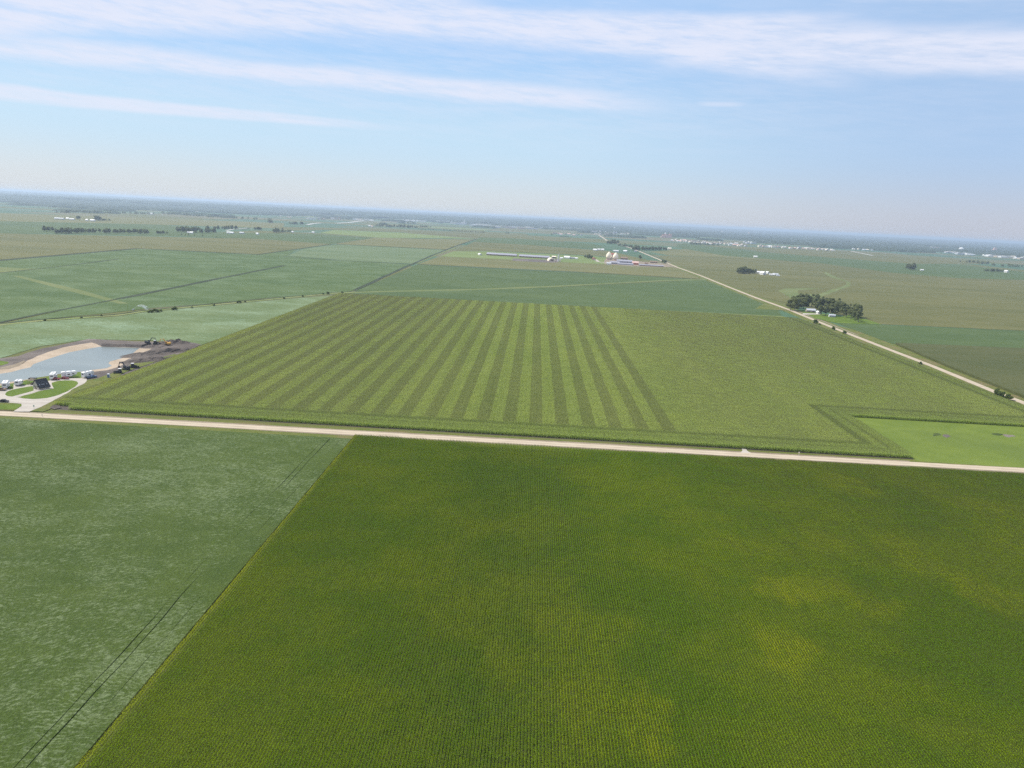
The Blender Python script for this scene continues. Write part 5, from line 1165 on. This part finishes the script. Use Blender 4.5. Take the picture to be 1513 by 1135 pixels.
b = MB(); b.box((0, 0, 22), (16, 16, 44)); b.build('elevator_shaft', M['cream'], t); b = MB(); b.box((30, 0, 16), (14, 14, 32)); b.build('elevator_shaft', M['cream'], t)
t = landmark('water_tower', 'pale bulb water tower high in the eastern woods', 'water tower', 1106, 348)
b = MB(); b.lathe((0, 0, 0), [(4, 0), (2.4, 5), (2.4, 26), (5, 29)], 14); b.build('pedestal', M['white'], t); b = MB(); b.lathe((0, 0, 28), [(4, 0), (10, 4), (12, 9), (9, 14), (4, 17.5), (.1, 18.5)], 18); b.build('tank', M['pinkroof'], t, smooth=True)

# ------------------------------------------------------------------ far woods: bumpy canopy sheets, and hills behind
def fbm(x, y, sc, oct_=4, seed=0):
    rg = np.random.default_rng(seed); out = 0; amp = 1; tot = 0
    for o in range(oct_):
        n = 256; g = rg.random((n, n)); u = x/sc; v_ = y/sc
        i = np.floor(u).astype(int); j = np.floor(v_).astype(int); fu = u-i; fv = v_-j; fu = fu*fu*(3-2*fu); fv = fv*fv*(3-2*fv)
        a = g[i % n, j % n]; b = g[(i+1) % n, j % n]; c = g[i % n, (j+1) % n]; d = g[(i+1) % n, (j+1) % n]
        out = out+amp*((a*(1-fu)+b*fu)*(1-fv)+(c*(1-fu)+d*fu)*fv); tot += amp; amp *= 0.5; sc *= 0.5
    return out/tot
tbp = np.array(tb_pts)
KX = np.array([-9000, -4500, -2500, -1500, -500, 400, 1200, 2500, 4200, 9000.])      # woods begin at this distance
KY = np.array([6500, 6900, 8300, 9000, 9200, 6900, 6500, 6300, 5600, 5600.])
def woods(name, y0, y1, cell, halfw, seed, hgt, label):
    ys = np.arange(y0, y1, cell); xs = np.arange(-halfw, halfw, cell); X, Y = np.meshgrid(xs, ys)
    start = np.interp(X/np.maximum(Y, 1)*7000, KX, KY)+ (fbm(X+9e5, Y+9e5, 1400, 3, 5)-0.5)*1600
    m = fbm(X+9e5, Y+9e5, 520, 4, seed)
    bias = np.clip((Y-start)/1400, -1, 1)*0.24
    mask = (m+bias) > 0.52
    for (bx, by, bl) in tbp:
        if by > y1+400 or by < y0-400: continue
        i0 = int((bx-bl-40+halfw)/cell); i1 = int((bx+bl+40+halfw)/cell)+1; j0 = int((by-90-bl*.5-y0)/cell); j1 = int((by+bl*0.5+15-y0)/cell)+1
        if i1 < 0 or j1 < 0: continue
        mask[max(0, j0):j1, max(0, i0):i1] = False
    keep = np.abs(X) < 0.80*Y+600
    mask &= keep
    Z = np.where(mask, hgt*(0.6+0.8*fbm(X+9e5, Y+9e5, cell*2.2, 2, seed+3))+hills(X, Y), -0.6)
    V = np.stack([X+RNG.uniform(-.3, .3, X.shape)*cell, Y+RNG.uniform(-.3, .3, X.shape)*cell, Z], -1)
    ny_, nx = X.shape; idx = np.arange(ny_*nx).reshape(ny_, nx)
    q = np.stack([idx[:-1, :-1], idx[:-1, 1:], idx[1:, 1:], idx[1:, :-1]], -1).reshape(-1, 4)
    mk = mask.ravel(); f = q[mk[q].any(1)]
    used = np.unique(f); remap = -np.ones(ny_*nx, int); remap[used] = np.arange(len(used))
    me = np_mesh(name, V.reshape(-1, 3)[used], remap[f], M['woods'], False)
    o = bpy.data.objects.new(name, me); link(o); tag(o, label, 'woods', None, 'stuff')
def hills(X, Y):
    r = np.hypot(X, Y); a = X/np.maximum(Y, 1)
    env = np.clip((r-9500)/2500, 0, 1)*np.clip((0.16-a)/0.10, 0.12, 1)          # bluffs left of centre, ending above the town road
    h1 = 33*env*(0.55+0.9*fbm(X+9e5, Y+9e5, 2600, 3, 31))
    env2 = np.clip((r-19000)/6000, 0, 1)
    return h1+33*env2*(0.4+0.9*fbm(X+9e5, Y+9e5, 5200, 3, 33))
woods('woods', 4700, 9600, 20, 8200, 41, 15, 'dark woods and town trees starting behind the last open fields')
woods('woods', 9600, 19000, 42, 15500, 43, 17, 'band of hazy blue woods behind the town')
woods('woods', 19000, 46000, 120, 37000, 44, 20, 'palest strip of woods right under the horizon')
# hill terrain under the woods
xs = np.arange(-37000, 37001, 400.); ys = np.arange(9000, 47000, 400.); X, Y = np.meshgrid(xs, ys); Z = hills(X, Y)+0.5
V = np.stack([X, Y, Z], -1).reshape(-1, 3); idx = np.arange(X.size).reshape(X.shape)
q = np.stack([idx[:-1, :-1], idx[:-1, 1:], idx[1:, 1:], idx[1:, :-1]], -1).reshape(-1, 4)
o = bpy.data.objects.new('hills', np_mesh('hills', V, q, M['farmland'])); link(o); tag(o, kind='structure')

# ------------------------------------------------------------------ render settings
scene.view_settings.view_transform = 'Standard'; scene.view_settings.look = 'None'; scene.view_settings.gamma = 1.0
scene.view_settings.exposure = 0.45; scene.view_settings.use_curve_mapping = False
cy = scene.cycles; cy.use_denoising = False; cy.denoiser = 'OPENIMAGEDENOISE'; cy.denoising_input_passes = 'RGB_ALBEDO_NORMAL'; cy.denoising_prefilter = 'FAST'
cy.max_bounces = 5; cy.diffuse_bounces = 2; cy.glossy_bounces = 2; cy.transmission_bounces = 3; cy.transparent_max_bounces = 6; cy.volume_bounces = 0
